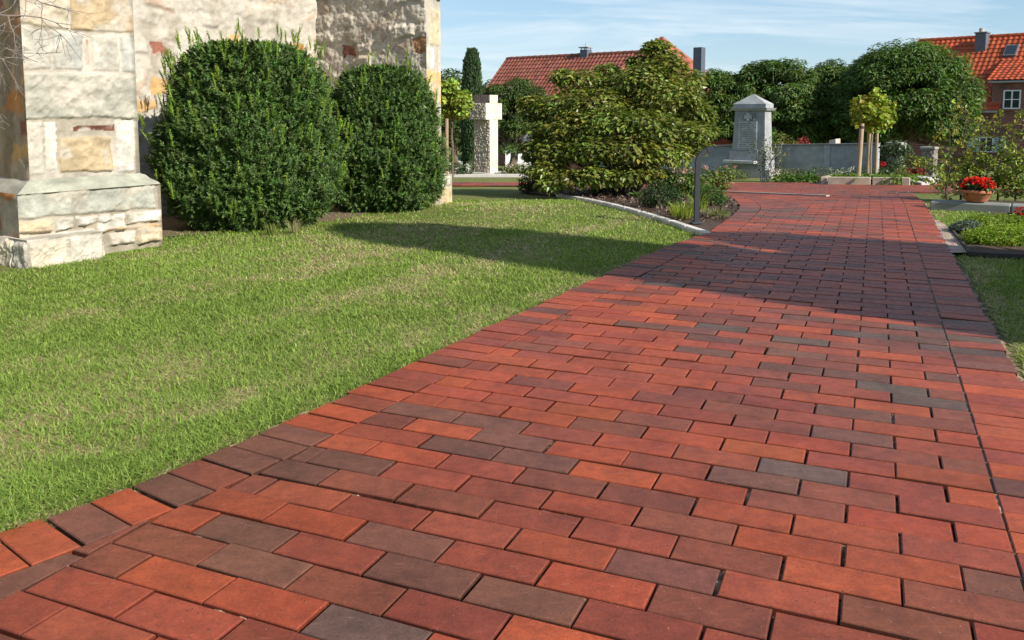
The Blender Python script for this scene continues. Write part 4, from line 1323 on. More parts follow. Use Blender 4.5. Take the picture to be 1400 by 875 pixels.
# columnar cypress
def column_conifer(label, base, H, r, n, seed, col, group=None, name='columnar_cypress', prof=None, L=.13, W=.045, cat='cypress'):
    global rng
    rng = np.random.default_rng(seed)
    base = np.array(base, float)
    root = thing(name, label, cat, base, group)
    prof = prof or [(0, .75), (.1, .9), (.4, 1), (.7, .92), (.9, .72), (1, .3)]
    t = rng.random(n); th = rng.random(n) * 6.283
    rr = np.interp(t, [p[0] for p in prof], [p[1] for p in prof]) * r * (.72 + .3 * rng.random(n)) * (1 + .22 * (fbm(th * 2.4, t * 4, seed, 3) - .5) * 2)
    P = base + np.stack([rr * np.cos(th), rr * np.sin(th), .05 + t * H * .97], 1)
    out = np.stack([np.cos(th), np.sin(th), np.full(n, .3)], 1)
    ax = nrm(np.array([0, 0, 1.0]) + .35 * out + .22 * rng.normal(size=(n, 3)))
    mb = MB()
    add_leaves(mb, P, ax, nrm(out + .5 * rng.normal(size=(n, 3))), L * (.7 + .6 * rng.random(n)), W, vary(col, n, .22), .1)
    mb.build('crown', M['needle'], root)
    mb = MB(); mb.tube([base - (0, 0, .1), base + (0, 0, H * .5), base + (0, 0, H * .93)], [.09, .06, .02], 8, (.12, .08, .06))
    mb.build('trunk', M['bark'], root)
    return root
d = 30.0
cy = GX(646, d)
column_conifer('tall slim dark green columnar cypress behind the stone cross', cy, PD(648, 66, d)[2] - cy[2], .38, 9000, 51, (.045, .085, .030))

# conifers outside the picture to the right that throw the broad shadow over path and lawn
sh = np.array([SUN_H[0], SUN_H[1]])
base = np.array([5.2, 2.57])
column_conifer('tall dark conical conifer on the right lawn outside the picture', (*base, GZ), 4.95, .64, 26000, 52, (.03, .06, .02), name='conifer', prof=[(0, 1.2), (.08, 1.35), (.3, 1.25), (.55, 1.05), (.8, .95), (.93, .8), (1, .3)], L=.22, W=.11, cat='conifer')
column_conifer('shorter bushy conifer beside the tall conical one, outside the picture', (5.9, 3.75, GZ), 3.1, .55, 18000, 53, (.03, .06, .02), name='conifer', prof=[(0, 1.2), (.3, 1.2), (.6, 1.0), (.85, .8), (1, .2)], L=.22, W=.11, cat='conifer')
rng = np.random.default_rng(1234)
UP = np.array([0, 0, 1.0])
def v3(a): return np.array([a[0], a[1], 0.0])
# ================================================================== MEMORIAL STONE
nm = nrm(np.array([-.68, -.73])); em = np.array([-nm[1], nm[0]])
DM = 25.6
mbs = GX(1021, DM)
zz = lambda y, d=DM: 1.0 + (156 - y) / 1166 * d
mem = thing('memorial_stone', 'tall grey memorial stone with pyramid top and engraved panel, standing at the low wall', 'memorial', mbs)
SC = (.285, .295, .305)
E3, N3 = v3(em), v3(nm)
def mblk(mb, z0, z1, hw, hd, hw2=None, hd2=None, col=SC, off=0.0, foff=0.0):
    """block on the memorial's axis; tapers from (hw,hd) to (hw2,hd2); its front face lies at foff"""
    hw2 = hw if hw2 is None else hw2; hd2 = hd if hd2 is None else hd2
    c = mbs - N3 * .30
    V = []
    for z, a, b in ((z0, hw, hd), (z1, hw2, hd2)):
        for sx, sy in ((-1, 1), (1, 1), (1, -1), (-1, -1)):
            p = c + E3 * (sx * a + off) + N3 * (sy * b + foff); V.append((p[0], p[1], z))
    mb.add(V, [(3, 2, 1, 0), (4, 5, 6, 7), (0, 1, 5, 4), (1, 2, 6, 5), (2, 3, 7, 6), (3, 0, 4, 7)], col)
g = mbs[2]
mb = MB(); mblk(mb, g - .25, zz(231), .78, .36, .76, .34, (.34, .32, .29)); mb.build('plinth', M['stone'], mem)
mb = MB(); mblk(mb, zz(231) + .001, zz(207), .60, .30, .58, .28); mb.build('pedestal', M['stone'], mem)
mb = MB(); mblk(mb, zz(223), zz(219.5), .52, .13, col=(.42, .42, .41), foff=.40, off=-.18); mb.build('ledge', M['stone'], mem)
mb = MB(); mblk(mb, zz(207) + .001, zz(151.5), .53, .24, .485, .205); mb.build('shaft', M['stone'], mem)
mb = MB(); mblk(mb, zz(151.5) + .001, zz(148), .56, .27, .61, .31); mblk(mb, zz(148) + .001, zz(142.5), .53, .25); mb.build('cornice', M['stone'], mem)
mb = MB(); mblk(mb, zz(142.5) + .001, zz(129), .53, .25, .02, .012, (.35, .36, .36)); mb.build('pyramid_top', M['stone'], mem)
mb = MB(); mblk(mb, zz(205), zz(166), .31, .03, .29, .03, (.39, .40, .40), foff=.225, off=-.03)
# engraved rows: illegible at this distance, cut as short dark strokes
for r in range(13):
    z = zz(169) - r * .063
    x = -.25
    while x < .20:
        ln = .03 + .07 * random.random()
        if random.random() < .9:
            c = mbs - N3 * .30 + E3 * (x - .03 + ln / 2) + N3 * .2565
            mb.box((c[0], c[1], z), E3, N3, UP, ln / 2, .003, .012, (.17, .17, .18))
        x += ln + .018
mb.build('inscription_panel', M['stone'], mem)
# cross pattee between leaf sprays
mb = MB()
cz, cx = zz(160), -.02
cc = mbs - N3 * .30 + N3 * .235 + E3 * cx
for k in range(4):
    a = k * math.pi / 2
    d1 = E3 * math.cos(a) + UP * math.sin(a); d2 = -E3 * math.sin(a) + UP * math.cos(a)
    q = [(.012, -.02), (.115, -.075), (.115, .075), (.012, .02)]
    V = [cc + np.array([0, 0, cz - cc[2]]) + d1 * u + d2 * v + N3 * h for h in (0, .04) for u, v in q]
    mb.add(V, [(3, 2, 1, 0), (4, 5, 6, 7), (0, 1, 5, 4), (1, 2, 6, 5), (2, 3, 7, 6), (3, 0, 4, 7)], (.46, .47, .47))
for s in (-1, 1):
    for k in range(5):
        c = cc + np.array([0, 0, cz - cc[2] - .08 + .04 * k]) + E3 * s * (.15 + .03 * (k % 2))
        mb.box(c, nrm(E3 * s + UP * .5), N3, nrm(UP - E3 * s * .5), .035, .02, .014, (.30, .31, .32), .004)
mb.build('emblem', M['stone'], mem)

# ================================================================== MEMORIAL WALL
W0 = np.array([6.36, 28.0])
def wpt(t, q=0): return W0 + np.array([.76, -.65]) * t + np.array([-.65, -.76]) * q
wl = thing('memorial_wall', 'long low grey stone wall with panels and dark coping, running behind the memorial stone', 'wall', (*wpt(2), Tz(wpt(2)[1])))
mb = MB(); mc2 = MB(); HW = .95
ts = np.linspace(-4.5, 5.45, 8)
for a, b in zip(ts[:-1], ts[1:]):
    poly = [wpt(a, .15), wpt(b, .15), wpt(b, -.15), wpt(a, -.15)]
    zb = [Tz(p[1]) for p in poly]
    zc = [Tz(wpt(a)[1]), Tz(wpt(b)[1]), Tz(wpt(b)[1]), Tz(wpt(a)[1])]
    mb.prism(poly, [z - .3 for z in zb], [z + HW for z in zc], (.30, .32, .34))
    poly = [wpt(a, .19), wpt(b, .19), wpt(b, -.19), wpt(a, -.19)]
    mc2.prism(poly, [z + HW + .001 for z in zc], [z + HW + .045 for z in zc], (.16, .17, .18))
mb.build('wall_body', M['stone'], wl); mc2.build('coping', M['stone'], wl)
for t in list(np.arange(-3.2, 5.5, 1.45)):
    p = wpt(t, .165); z = Tz(p[1])
    mb = MB(); mb.box((p[0], p[1], z - .1), v3(np.array([.76, -.65])), v3(np.array([.65, .76])), UP, .09, .018, (HW + .09) / 2, (.33, .35, .37), .004, True)
    mb.build('pilaster', M['stone'], wl)
mb = MB()
for a, b in zip(ts[:-1], ts[1:]):
    poly = [wpt(a, .20), wpt(b, .20), wpt(b, .151), wpt(a, .151)]
    zc = [Tz(wpt(a)[1]), Tz(wpt(b)[1]), Tz(wpt(b)[1]), Tz(wpt(a)[1])]
    mb.prism(poly, [z - .3 for z in zc], [z + .16 for z in zc], (.26, .27, .29))
mb.build('base_course', M['stone'], wl)

# planting in front of the wall
rows = [(1068, 22.0, .22), (1084, 22.1, .2), (1100, 22.1, .22), (1112, 22.0, .15)]
for i, (x, d, s) in enumerate(rows):
    plant('lily_clump', 'low fresh green leafy clump in the row at the road edge before the memorial wall', 'plant', GX(x, 19.9), [(0, 0, .06, s * .8, s * .7, .07)], M['leaf'], .12, .035, (.10, .18, .03), 120, 0, .2, -.5, group='leafy clumps at the edge of the memorial lawn')
b = GX(1046, 21.0)
tw = thing('rose_shrub', 'twiggy pale-stemmed shrub with sparse leaves, in front of the right flank of the memorial stone', 'shrub', b)
mb = MB(); ml = MB()
for k in range(11):
    a = k * .57; tip = b + np.array([(-.32 + .085 * k) + .1 * rng.normal(), .15 * rng.normal(), .62 + .42 * rng.random() + (.25 if k in (6, 7) else 0)])
    p = limb(mb, b + np.array([.09 * math.cos(a), .09 * math.sin(a), -.05]), tip, .011, .003, (.36, .33, .29), .06)
    n = 60 if k > 3 else 34
    q = p[2] + (p[-1] - p[2]) * rng.random((n, 1)) + .06 * rng.normal(size=(n, 3))
    add_leaves(ml, q, rdir(n), rdir(n), .055, .03, vary((.17, .17, .03) if k > 4 else (.11, .12, .04), n, .25), .2)
mb.build('stem', M['bark'], tw); ml.build('foliage', M['leaf'], tw)
plant('yellow_shrub', 'yellow-green upright shrub peeping over the wall beside the memorial stone', 'shrub', GX(1066, 28.5), [(0, 0, .85, .2, .2, .55), (.1, 0, .5, .3, .2, .4)], M['leaf'], .1, .05, (.18, .18, .03), 420, 3)
plant('yellow_shrub', 'yellow-green shrub behind the wall, left of the red-leaved bush', 'shrub', GX(1082, 30), [(0, 0, .9, .25, .2, .4), (.1, 0, .6, .3, .2, .4)], M['leaf'], .1, .05, (.17, .15, .03), 420, 3)
plant('red_leaved_bush', 'red-leaved bush showing above the coping of the low wall', 'bush', GX(1098, 30.5), [(0, 0, .75, .32, .25, .62)], M['leaf'], .09, .06, (.34, .06, .06), 480, 3)
plant('laurel_bush', 'bright green bush behind the wall, between the red-leaved bush and the pale gravestone', 'bush', GX(1117, 29), [(-.2, 0, .62, .35, .25, .42), (.25, 0, .58, .3, .25, .42)], M['leaf'], .12, .05, (.13, .18, .03), 560, 3)
gs = GX(1140, 29.5)
mb = MB(); V = []
for z, a, bq in ((-.2, .17, .12), (1.2, .11, .10)):
    for sx, sy in ((-1, -1), (1, -1), (1, 1), (-1, 1)):
        p = gs + v3(nrm(np.array([.73, -.68]))) * sx * a + v3(nrm(np.array([.68, .73]))) * sy * bq * 2.0; V.append((p[0], p[1], gs[2] + z + (.05 if z > 0 and sx > 0 else 0)))
mb.add(V, [(3, 2, 1, 0), (4, 5, 6, 7), (0, 1, 5, 4), (1, 2, 6, 5), (2, 3, 7, 6), (3, 0, 4, 7)], (.52, .42, .38))
o = mb.build('gravestone', M['stone'], loc=gs); tag(o, 'pale tapered gravestone whose top shows above the low wall', 'gravestone')
mix_col = [(.10, .13, .04), (.15, .16, .06), (.07, .10, .03)]
for i, (x, s, lab) in enumerate([(1012, .2, 'small low shrub at the foot of the memorial stone, left corner'), (1075, .28, 'low shrub at the wall foot just right of the memorial stone'), (1098, .24, 'low pale shrub at the wall foot, second to the right of the memorial stone'), (1120, .3, 'dark low shrub at the wall foot left of the white-flowering plants')]):
    plant('low_shrub', lab, 'shrub', GX(x, 23.2), [(0, 0, s * .5, s * 1.3, s, s * .6)], M['leaf'], .07, .03, mix_col[i % 3], 260, 3, group='low shrubs at the foot of the memorial wall')
# dry twig by the road
b = GX(998, 20.3)
plant('thorn_shrub', 'tiny bare-stemmed shrub on the grass edge left of the memorial stone', 'shrub', b, [(0, 0, .13, .2, .12, .09)], M['leaf'], .05, .02, (.12, .13, .05), 90, 8, stemcol=(.25, .22, .18))

# ================================================================== STAKED SAPLING AND ITS BED
DS = 19.2
sb = GX(1190, DS)
zz2 = lambda y, d=DS: PD(1190, y, d)[2]
sap = thing('maple_sapling', 'young yellow-green maple with a ball crown, held between three stakes', 'young tree', sb)
mb = MB(); ccz = zz2(150)
for k in range(48):
    dv = rdir(1)[0]; q = np.array([sb[0], sb[1], ccz]) + dv * np.array([.43, .40, .44]) * (.55 + .42 * rng.random())
    tint = np.array((.27, .33, .035)) * (.8 + .4 * rng.random()) * np.array([1 + .5 * max(0, -dv[0]) * rng.random(), 1, 1])
    clump(mb, q, (.15, .15, .11), 34, .11, .09, tint, .5, .5, .3, .2)
mb.build('crown', M['leaf'], sap)
mb = MB(); limb(mb, sb - (0, 0, .1), np.array([sb[0], sb[1], ccz - .1]), .028, .02, (.22, .18, .13), .01)
for k in range(8):
    limb(mb, np.array([sb[0], sb[1], ccz - .35]), np.array([sb[0], sb[1], ccz]) + rdir(1)[0] * .3, .012, .004, (.22, .18, .13), .05)
mb.build('trunk', M['bark'], sap)
def stake(label, xb, xt, yt, d, r=.046):
    b = GX(xb, d); t = PD(xt, yt, d)
    root = thing('tree_stake', label, 'stake', b, 'stakes round the staked sapling')
    mb = MB(); ax = nrm(t - b)
    mb.tube([b - ax * .25, b + (t - b) * .5, t], [r, r, r * .96], 12, (.36, .27, .17)); mb.build('post', M['wood'], root)
    mb = MB(); mb.tube([t - ax * .10, t - ax * .05], r * 1.14, 12, (.06, .055, .05)); mb.build('tie_band', M['bark'], root)
    return root
stake('thickest front wooden stake, leaning slightly, left of the young maple', 1174, 1178.5, 169, 17.6)
stake('middle wooden stake of the three round the young maple', 1187, 1189, 173, 19.6)
stake('thinner rear wooden stake, right of the three round the young maple', 1198, 1199.5, 176, 20.2, .034)
# kerb stones
KS = [((1131, 252), (1147, 244.8)), ((1132, 254.2), (1192, 256)), ((1193, 256), (1232, 257.2)), ((1233, 257.3), (1246, 257.6))]
KL = ['pale slanting kerb stone at the left end of the sapling bed', 'longest stone of the kerb in front of the staked sapling', 'second long stone of the kerb, below the yellowish shrub', 'short last stone of the kerb next to the white steps']
for (q0, q1), lab in zip(KS, KL):
    a = GX(q0[0], 17.3 if q0[0] > 1131.5 else 17.5); b = GX(q1[0], 17.1 if q0[0] > 1131.5 else 22.0)
    if q0[0] > 1131.5:
        a = GX(q0[0], 17.45 - .006 * (q0[0] - 1132)); b = GX(q1[0], 17.45 - .006 * (q1[0] - 1132))
    e_ = b - a; ln = np.linalg.norm(e_); e_ /= ln; s_ = nrm(np.cross(UP, e_))
    mb = MB(); mb.box((a + b) / 2 + s_ * .06 + (0, 0, -.05), e_, s_, np.cross(e_, s_), ln / 2 - .008, .06, .10, (.40, .34, .26), .012, True)
    o = mb.build('kerb_stone', M['stone'], loc=(a + b) / 2); tag(o, lab, 'kerb stone', 'kerb stones of the sapling bed')
SBED = np.array([GX(1136, 17.55)[:2], GX(1246, 16.8)[:2], GX(1262, 21.5)[:2], GX(1146, 21.8)[:2]])
patch('sapling_bed', SBED, M['mulch'], .03, (.09, .065, .045))
mb = MB()
for k in range(60):
    u_, w_ = rng.random(), rng.random()
    p = SBED[0] * (1 - u_) * (1 - w_) + SBED[1] * u_ * (1 - w_) + SBED[2] * u_ * w_ * .5 + SBED[1] * u_ * w_ * .5 + (SBED[3] * .5 + SBED[0] * .5) * (1 - u_) * w_
    clump(mb, (*p, Tz(p[1]) + .10), (.17, .17, .07), 60, .10, .06, np.array((.14, .21, .03)) * (.8 + .4 * rng.random()), .8, 0, .3, .2)
o = mb.build('ground_cover', M['leaf'], kind='stuff'); tag(o, 'bright green leafy ground cover behind the kerb of the sapling bed', 'ground cover')
plant('dark_hedge', 'low dark green hedge plant behind the stakes of the young maple', 'bush', GX(1203, 20.6), [(-.3, 0, .17, .35, .25, .2), (.25, 0, .17, .35, .25, .2)], M['leaf'], .06, .03, (.04, .08, .02), 800, 3)
plant('white_flowers', 'white-flowering plant at the wall foot left of the front stake', 'flower', GX(1152, 22.5), [(0, 0, .15, .4, .25, .15)], M['leaf'], .07, .03, (.12, .15, .06), 300, 3, flowers=blossoms(10, .35, .15, .32, (.6, .6, .58), .05, 16))
plant('spirea_bush', 'yellow-brown bush at the right end of the sapling bed', 'bush', GX(1233, 18.2), [(0, 0, .17, .17, .17, .2), (.05, 0, .1, .14, .15, .12)], M['leaf'], .045, .02, (.15, .14, .03), 600, 4)
plant('red_rose', 'single bright red rose bloom behind the stakes, before the ivy-covered pillar', 'rose', GX(1206, 21.5), [(0, 0, .14, .1, .1, .14)], M['leaf'], .06, .03, (.06, .1, .03), 70, 2, flowers=[(0, 0, .40, .075, (.42, .012, .012), 70)])
plant('dark_red_flowers', 'dark red flowering plant beside the white steps', 'flower', GX(1251, 19.6), [(0, 0, .1, .2, .15, .1)], M['leaf'], .06, .03, (.05, .06, .03), 110, 2, flowers=[(-.08, 0, .2, .12, (.16, .008, .015), 70), (.09, 0, .22, .12, (.2, .01, .02), 70), (0, -.1, .14, .1, (.16, .008, .015), 50)])
# white steps
for (xa, xb, d, h, lab) in [(1246, 1258, 17.4, .10, 'lower pale step block right of the kerb'), (1253, 1270, 18.3, .17, 'upper pale step block beside the dark red flowers')]:
    a, b = GX(xa, d), GX(xb, d)
    mb = MB(); mb.box((a + b) / 2 + (0, 0, -.03), (1, 0, 0), (0, 1, 0), UP, (b - a)[0] / 2, .45, h / 2, (.55, .53, .5), .01, True)
    o = mb.build('step', M['concrete'], loc=(a + b) / 2); tag(o, lab, 'step', 'pale steps beside the sapling bed')
# ivy pillar, hedge ball, gate pillar, railing
ip = GX(1224, 23.6)
iv = thing('ivy_pillar', 'stone wall end overgrown with dark ivy, right of the three stakes', 'pillar', ip)
mb = MB(); mb.box(ip - (0, 0, .1), E3, N3, UP, .22, .2, .55, (.34, .33, .31), .02, True); mb.build('pillar', M['stone'], iv)
mb = MB(); clump(mb, ip + (0, 0, .82), (.38, .34, .22), 420, .09, .08, (.06, .09, .03), .3, .9, .8, .3)
clump(mb, ip + (-.08, -.1, .5), (.30, .3, .42), 420, .09, .08, (.05, .08, .028), .1, .9, .8, .3); mb.build('ivy', M['leaf_gloss'], iv)
plant('box_hedge', 'olive green clipped bush left of the stone gate pillar', 'bush', GX(1249, 22), [(0, 0, .32, .3, .28, .34), (.04, 0, .15, .26, .26, .2)], M['leaf'], .07, .035, (.11, .12, .03), 900, 4)
gp = GX(1270, 22.2)
gt = thing('gate_pillar', 'dark weathered stone gate pillar with a flat cap before the brick house', 'pillar', gp)
mb = MB(); q = [gp + E3 * a * .15 + N3 * b * .15 for a, b in ((-1, 1), (1, 1), (1, -1), (-1, -1))]
for k in range(4):
    crgrid(mb, q[k], q[(k + 1) % 4], gp[2] - .1, gp[2] + .78, .05, 3, (.24, .22, .19))
mb.build('shaft', M['stone'], gt)
mb = MB(); mb.box(gp + (0, 0, .781), E3, N3, UP, .19, .19, .035, (.27, .26, .24), .012, True); mb.build('cap', M['stone'], gt)
fa, fb = GX(1279, 22.6), GX(1345, 22.0)
fe = thing('iron_railing', 'dark iron railing running right from the stone gate pillar', 'railing', (fa + fb) / 2)
ln = np.linalg.norm(fb - fa); ed = nrm(fb - fa)
for z in (.2, .62):
    mb = MB(); mb.tube([fa + (0, 0, z), fb + (0, 0, z)], .015, 6, (.03, .03, .03)); mb.build('rail', M['metal'], fe)
for k in range(13):
    p = fa + (fb - fa) * k / 12
    mb = MB(); mb.tube([p - (0, 0, .1), p + (0, 0, .7)], .011, 6, (.03, .03, .03)); mb.build('bar', M['metal'], fe)

# ================================================================== HOUSES
def set_uv(o, e, off):
    me = o.data; uv = me.uv_layers.new(name='wall')
    co = np.zeros(len(me.vertices) * 3); me.vertices.foreach_get('co', co); co = co.reshape(-1, 3) + off
    li = np.zeros(len(me.loops), int); me.loops.foreach_get('vertex_index', li)
    n3 = np.zeros(len(me.polygons) * 3); me.polygons.foreach_get('normal', n3); n3 = n3.reshape(-1, 3)
    lt = np.zeros(len(me.polygons), int); me.polygons.foreach_get('loop_total', lt)
    nl = np.repeat(n3, lt, axis=0); c = co[li]
    al = c[:, :2] @ e; ac = c[:, 1] * e[0] - c[:, 0] * e[1]
    u = np.where(np.abs(nl[:, :2] @ e) > .7, ac, al)
    uv.data.foreach_set('uv', np.stack([u, c[:, 2]], 1).astype(np.float32).ravel())
def tiles(mb, O, eu, ev, W, H, tw, th, col, amp=.035, clip=None):
    """rows of curved clay tiles; O top-left corner, eu along the ridge, ev down the slope"""
    O = np.array(O, float); eu = nrm(np.array(eu, float)); ev = nrm(np.array(ev, float)); nv = nrm(np.cross(ev, eu))
    if nv[2] < 0: nv = -nv
    nc = int(round(W / tw)); nr = int(round(H / th)); tw = W / nc; th = H / nr
    S = 6
    us = np.arange(nc * S + 1) * tw / S
    prof = amp * (.5 + .5 * np.cos(2 * math.pi * np.arange(nc * S + 1) / S))
    for r in range(nr):
        v0, v1 = r * th, (r + 1) * th + .03
        ci = np.minimum(np.arange(nc * S + 1) // S, nc - 1)
        tc_ = (np.array(col)[None] * (.78 + .44 * rng.random((nc, 1))) * (1 + .07 * rng.normal(size=(nc, 3))))[ci]
        w0, w1 = np.zeros(nc * S + 1), np.full(nc * S + 1, W)
        a = O + eu * us[:, None] + ev * v0 + nv * prof[:, None]
        b = O + eu * us[:, None] + ev * v1 + nv * (prof[:, None] + .035)
        c = b - nv * .035
        V = np.concatenate([a, b, c]); n = len(us)
        i = np.arange(n - 1)
        if clip is not None:
            mid = us[:-1] + tw / S / 2
            lo, hi = clip((v0 + v1) / 2); i = i[(mid > lo) & (mid < hi)]
        F = np.concatenate([np.stack([i, i + 1, n + i + 1, n + i], 1), np.stack([n + i, n + i + 1, 2 * n + i + 1, 2 * n + i], 1)])
        mb.add(V, F[:, ::-1], np.concatenate([tc_] * 3))
class House:
    def __init__(s, Q, e):
        s.Q = np.array(Q, float); s.e = nrm(np.array(e, float)); s.n = np.array([s.e[1], -s.e[0]])
        if s.n[1] > 0: s.n = -s.n
    def p(s, a, q, z):
        w_ = s.Q + s.e * a + s.n * q; return np.array([w_[0], w_[1], z])
    def hit(s, x, y, q=0):
        """photo pixel onto the facade plane -> (a, z)"""
        r = ray(x, y); o = s.Q + s.n * q - np.array([0, CAMY])
        t = (o @ s.n) / (r[:2] @ s.n)
        P = np.array([0, CAMY, CAMZ]) + r * t
        return (P[:2] - s.Q) @ s.e, P[2]
# ---- red brick house on the right
hr = House((23.9, 41.4), (.72, -.69))
gr = -1.86
a0, a1 = -5.2, 7.0
ze = hr.hit(1350, 151)[1]; zr = 5.05; dp = 3.75
hq = thing('brick_house', 'red brick house with orange tiled roof and dormer at the right edge', 'house', hr.p(0, -3, gr))
EH, NH = v3(hr.e), v3(hr.n)
mb = MB()
V = [hr.p(a, q, z) for a in (a0, a1) for q, z in ((0, gr - .4), (0, ze + .1), (-dp, zr - .1), (-2 * dp, ze + .1), (-2 * dp, gr - .4))]
mb.add(V, [(0, 1, 6, 5), (0, 4, 3, 2, 1), (5, 6, 7, 8, 9), (3, 4, 9, 8)], (1, 1, 1))
da = hr.hit(1357, 112)[0]; db = 5.2; dz = hr.hit(1380, 110)[1]
V = [hr.p(da, .004, ze - .05), hr.p(db, .004, ze - .05), hr.p(db, .004, dz), hr.p(da, .004, dz)]
mb.add(V, [(0, 1, 2, 3)], (1, 1, 1))
o = mb.build('wall', M['house_brick'], hq); set_uv(o, hr.e, OFF[hq.name])
sl = (zr - ze) / (dp + .35)
down = nrm(NH - UP * sl); HL = (dp + .35) * math.sqrt(1 + sl * sl)
mb = MB()
TILE = (.37, .072, .026)
ea = hr.hit(1367, 151)[0]
tiles(mb, hr.p(a0 - .2, -dp, zr), EH, down, a1 - a0 + .4, HL, .25, .34, TILE, clip=lambda v: (0, 99 if v < HL * (dp - .15) / (dp + .35) else ea - a0 + .2))
V = [hr.p(a0 - .2, -dp, zr), hr.p(a1 + .2, -dp, zr), hr.p(a1 + .2, -2 * dp - .35, ze), hr.p(a0 - .2, -2 * dp - .35, ze)]
mb.add(V, [(0, 1, 2, 3)], TILE)
for k in range(34):
    a = a0 - .2 + (a1 - a0 + .4) * k / 34; b = a + (a1 - a0 + .4) / 34 + .03
    mb.tube([hr.p(a, -dp, zr - .02), hr.p(b, -dp, zr)], .12, 8, np.array(TILE) * (.85 + .3 * rng.random()))
rf = mb.build('roof', M['tile'], hq)
# dormer: shed roof and slate cheek
ds = .42
xm = (dz - ze) / (sl - ds)
mb = MB()
dn = nrm(NH - UP * ds)
tiles(mb, hr.p(da - .15, .35 - xm, dz + ds * xm + .02), EH, dn, db - da + .3, (xm + .0) * math.sqrt(1 + ds * ds), .25, .34, TILE)
mb.build('dormer_roof', M['tile'], hq)
mb = MB()
cz0 = lambda q: ze + (.35 - q) * sl
for a in (da - .02, db + .02):
    mb = MB()
    mb.add([hr.p(a, 0, ze + .3), hr.p(a, 0, dz), hr.p(a, .35 - xm, dz + ds * xm - .05)], [(0, 1, 2)], (.10, .11, .13))
    mb.add([hr.p(a + .02, 0, ze + .3), hr.p(a + .02, 0, dz), hr.p(a + .02, .35 - xm, dz + ds * xm - .05)], [(2, 1, 0)], (.10, .11, .13))
    mb.build('dormer_cheek', M['slate'], hq)
mb = MB()
mb.box((hr.p(da - .1, .28, dz - .06) + hr.p(db + .1, .28, dz - .06)) / 2, EH, NH, UP, (db - da) / 2 + .1, .05, .05, (.30, .31, .33), .01)
ea = hr.hit(1367, 151)[0]
mb.box((hr.p(a0 - .2, .40, ze - .06) + hr.p(ea, .40, ze - .06)) / 2, EH, NH, UP, (ea - a0 + .2) / 2, .05, .05, (.30, .31, .33), .01)
mb.build('gutter', M['metal'], hq)
pa = hr.hit(1325, 180)[0]
mb = MB(); mb.tube([hr.p(pa, .08, ze - .1), hr.p(pa, .08, gr - .1)], .05, 8, (.42, .42, .42)); mb.build('downpipe', M['metal'], hq)
pa = hr.hit(1271.5, 190)[0]
mb = MB(); mb.tube([hr.p(pa, .08, ze - .1), hr.p(pa, .08, gr - .1)], .05, 8, (.36, .37, .38)); mb.build('downpipe', M['metal'], hq)
def window(par, H, x0, x1, y0, y1, cols=2, rows_=2, frame=(.75, .75, .74), q=.004):
    A0, Z1 = H.hit(x0, y0); A1, Z0 = H.hit(x1, y1)
    Z1 = (Z1 + H.hit(x1, y0)[1]) / 2; Z0 = (Z0 + H.hit(x0, y1)[1]) / 2
    EH_, NH_ = v3(H.e), v3(H.n)
    mb = MB(); fw_ = .06
    c = H.p((A0 + A1) / 2, q + .02, (Z0 + Z1) / 2)
    hw_, hh = (A1 - A0) / 2, (Z1 - Z0) / 2
    for s in (-1, 1):
        mb.box(c + EH_ * s * (hw_ - fw_ / 2), EH_, NH_, UP, fw_ / 2, .035, hh, frame, .006)
        mb.box(c + UP * s * (hh - fw_ / 2), EH_, NH_, UP, hw_ - fw_ - .002, .034, fw_ / 2, frame, .006)
    for k in range(1, cols):
        mb.box(c + EH_ * (-hw_ + 2 * hw_ * k / cols), EH_, NH_, UP, .03, .03, hh - fw_ - .002, frame, .005)
    for k in range(1, rows_):
        mb.box(c + UP * (-hh + 2 * hh * k / rows_), EH_, NH_, UP, hw_ - fw_ - .003, .028, .02, frame, .004)
    wd = mb.build('window', M['paint'], par)
    mb = MB(); mb.box(c - NH_ * .012, EH_, NH_, UP, hw_ - fw_ + .01, .008, hh - fw_ + .01, (1, 1, 1)); mb.build('pane', M['glass'], wd)
    mb = MB(); mb.box(c - UP * (hh + .04), EH_, NH_, UP, hw_ + .08, .07, .035, (.22, .11, .09), .008); mb.build('sill', M['stone'], wd)
    # curtains seen behind the glass
    return wd, c, hw_, hh
window(hq, hr, 1372.5, 1395, 123, 149)
wd, c, hw_, hh = window(hq, hr, 1339, 1358, 187, 208, 2, 1)
for s, k in ((-1, 1), (1, 1)):
    mb = MB(); cc = c + EH * s * (hw_ + .27)
    mb.box(cc + NH * .02, EH, NH, UP, .25, .02, hh, (.34, .48, .52), .006)
    for j in range(9):
        mb.box(cc + NH * .045 + UP * (-hh + .1 + (2 * hh - .2) * j / 8), EH, NH, UP, .19, .008, .028, (.38, .53, .57))
    mb.build('shutter', M['paint'], wd)
# chimney and skylight
ca, qc = hr.hit(1342.5, 60, -dp + .6)[0], -dp + .6
zt = hr.hit(1342, 46, qc)[1]
mb = MB(); mb.box(hr.p(ca, qc, zr - 1.4), EH, NH, UP, .26, .3, (zt - zr + 1.4) / 2, (.10, .115, .14), .01, True); ch = mb.build('chimney', M['slate'], rf)
mb = MB(); mb.box(hr.p(ca, qc, zt + .001), EH, NH, UP, .31, .35, .035, (.16, .17, .18), .01, True)
mb.tube([hr.p(ca - .05, qc, zt + .07), hr.p(ca - .05, qc, zt + .28)], .12, 10, (.42, .36, .3)); mb.build('chimney_pot', M['concrete'], ch)
mb = MB(); mb.box(hr.p(ca - .12, qc + .36, zt - 1.32), EH, NH, UP, .22, .05, .14, (.5, .42, .36), .01)
mb.tube([hr.p(ca - .35, qc + .36, zt - 1.3), hr.p(ca - .75, qc + 1.5, zt - 2.4)], .06, 6, (.42, .33, .28)); mb.build('flashing', M['metal'], ch)
sa = hr.hit(1383.5, 61, -dp + .9)[0]; qs = .35 - (dp + .35) + .95
zs = ze + (.35 - qs) * sl
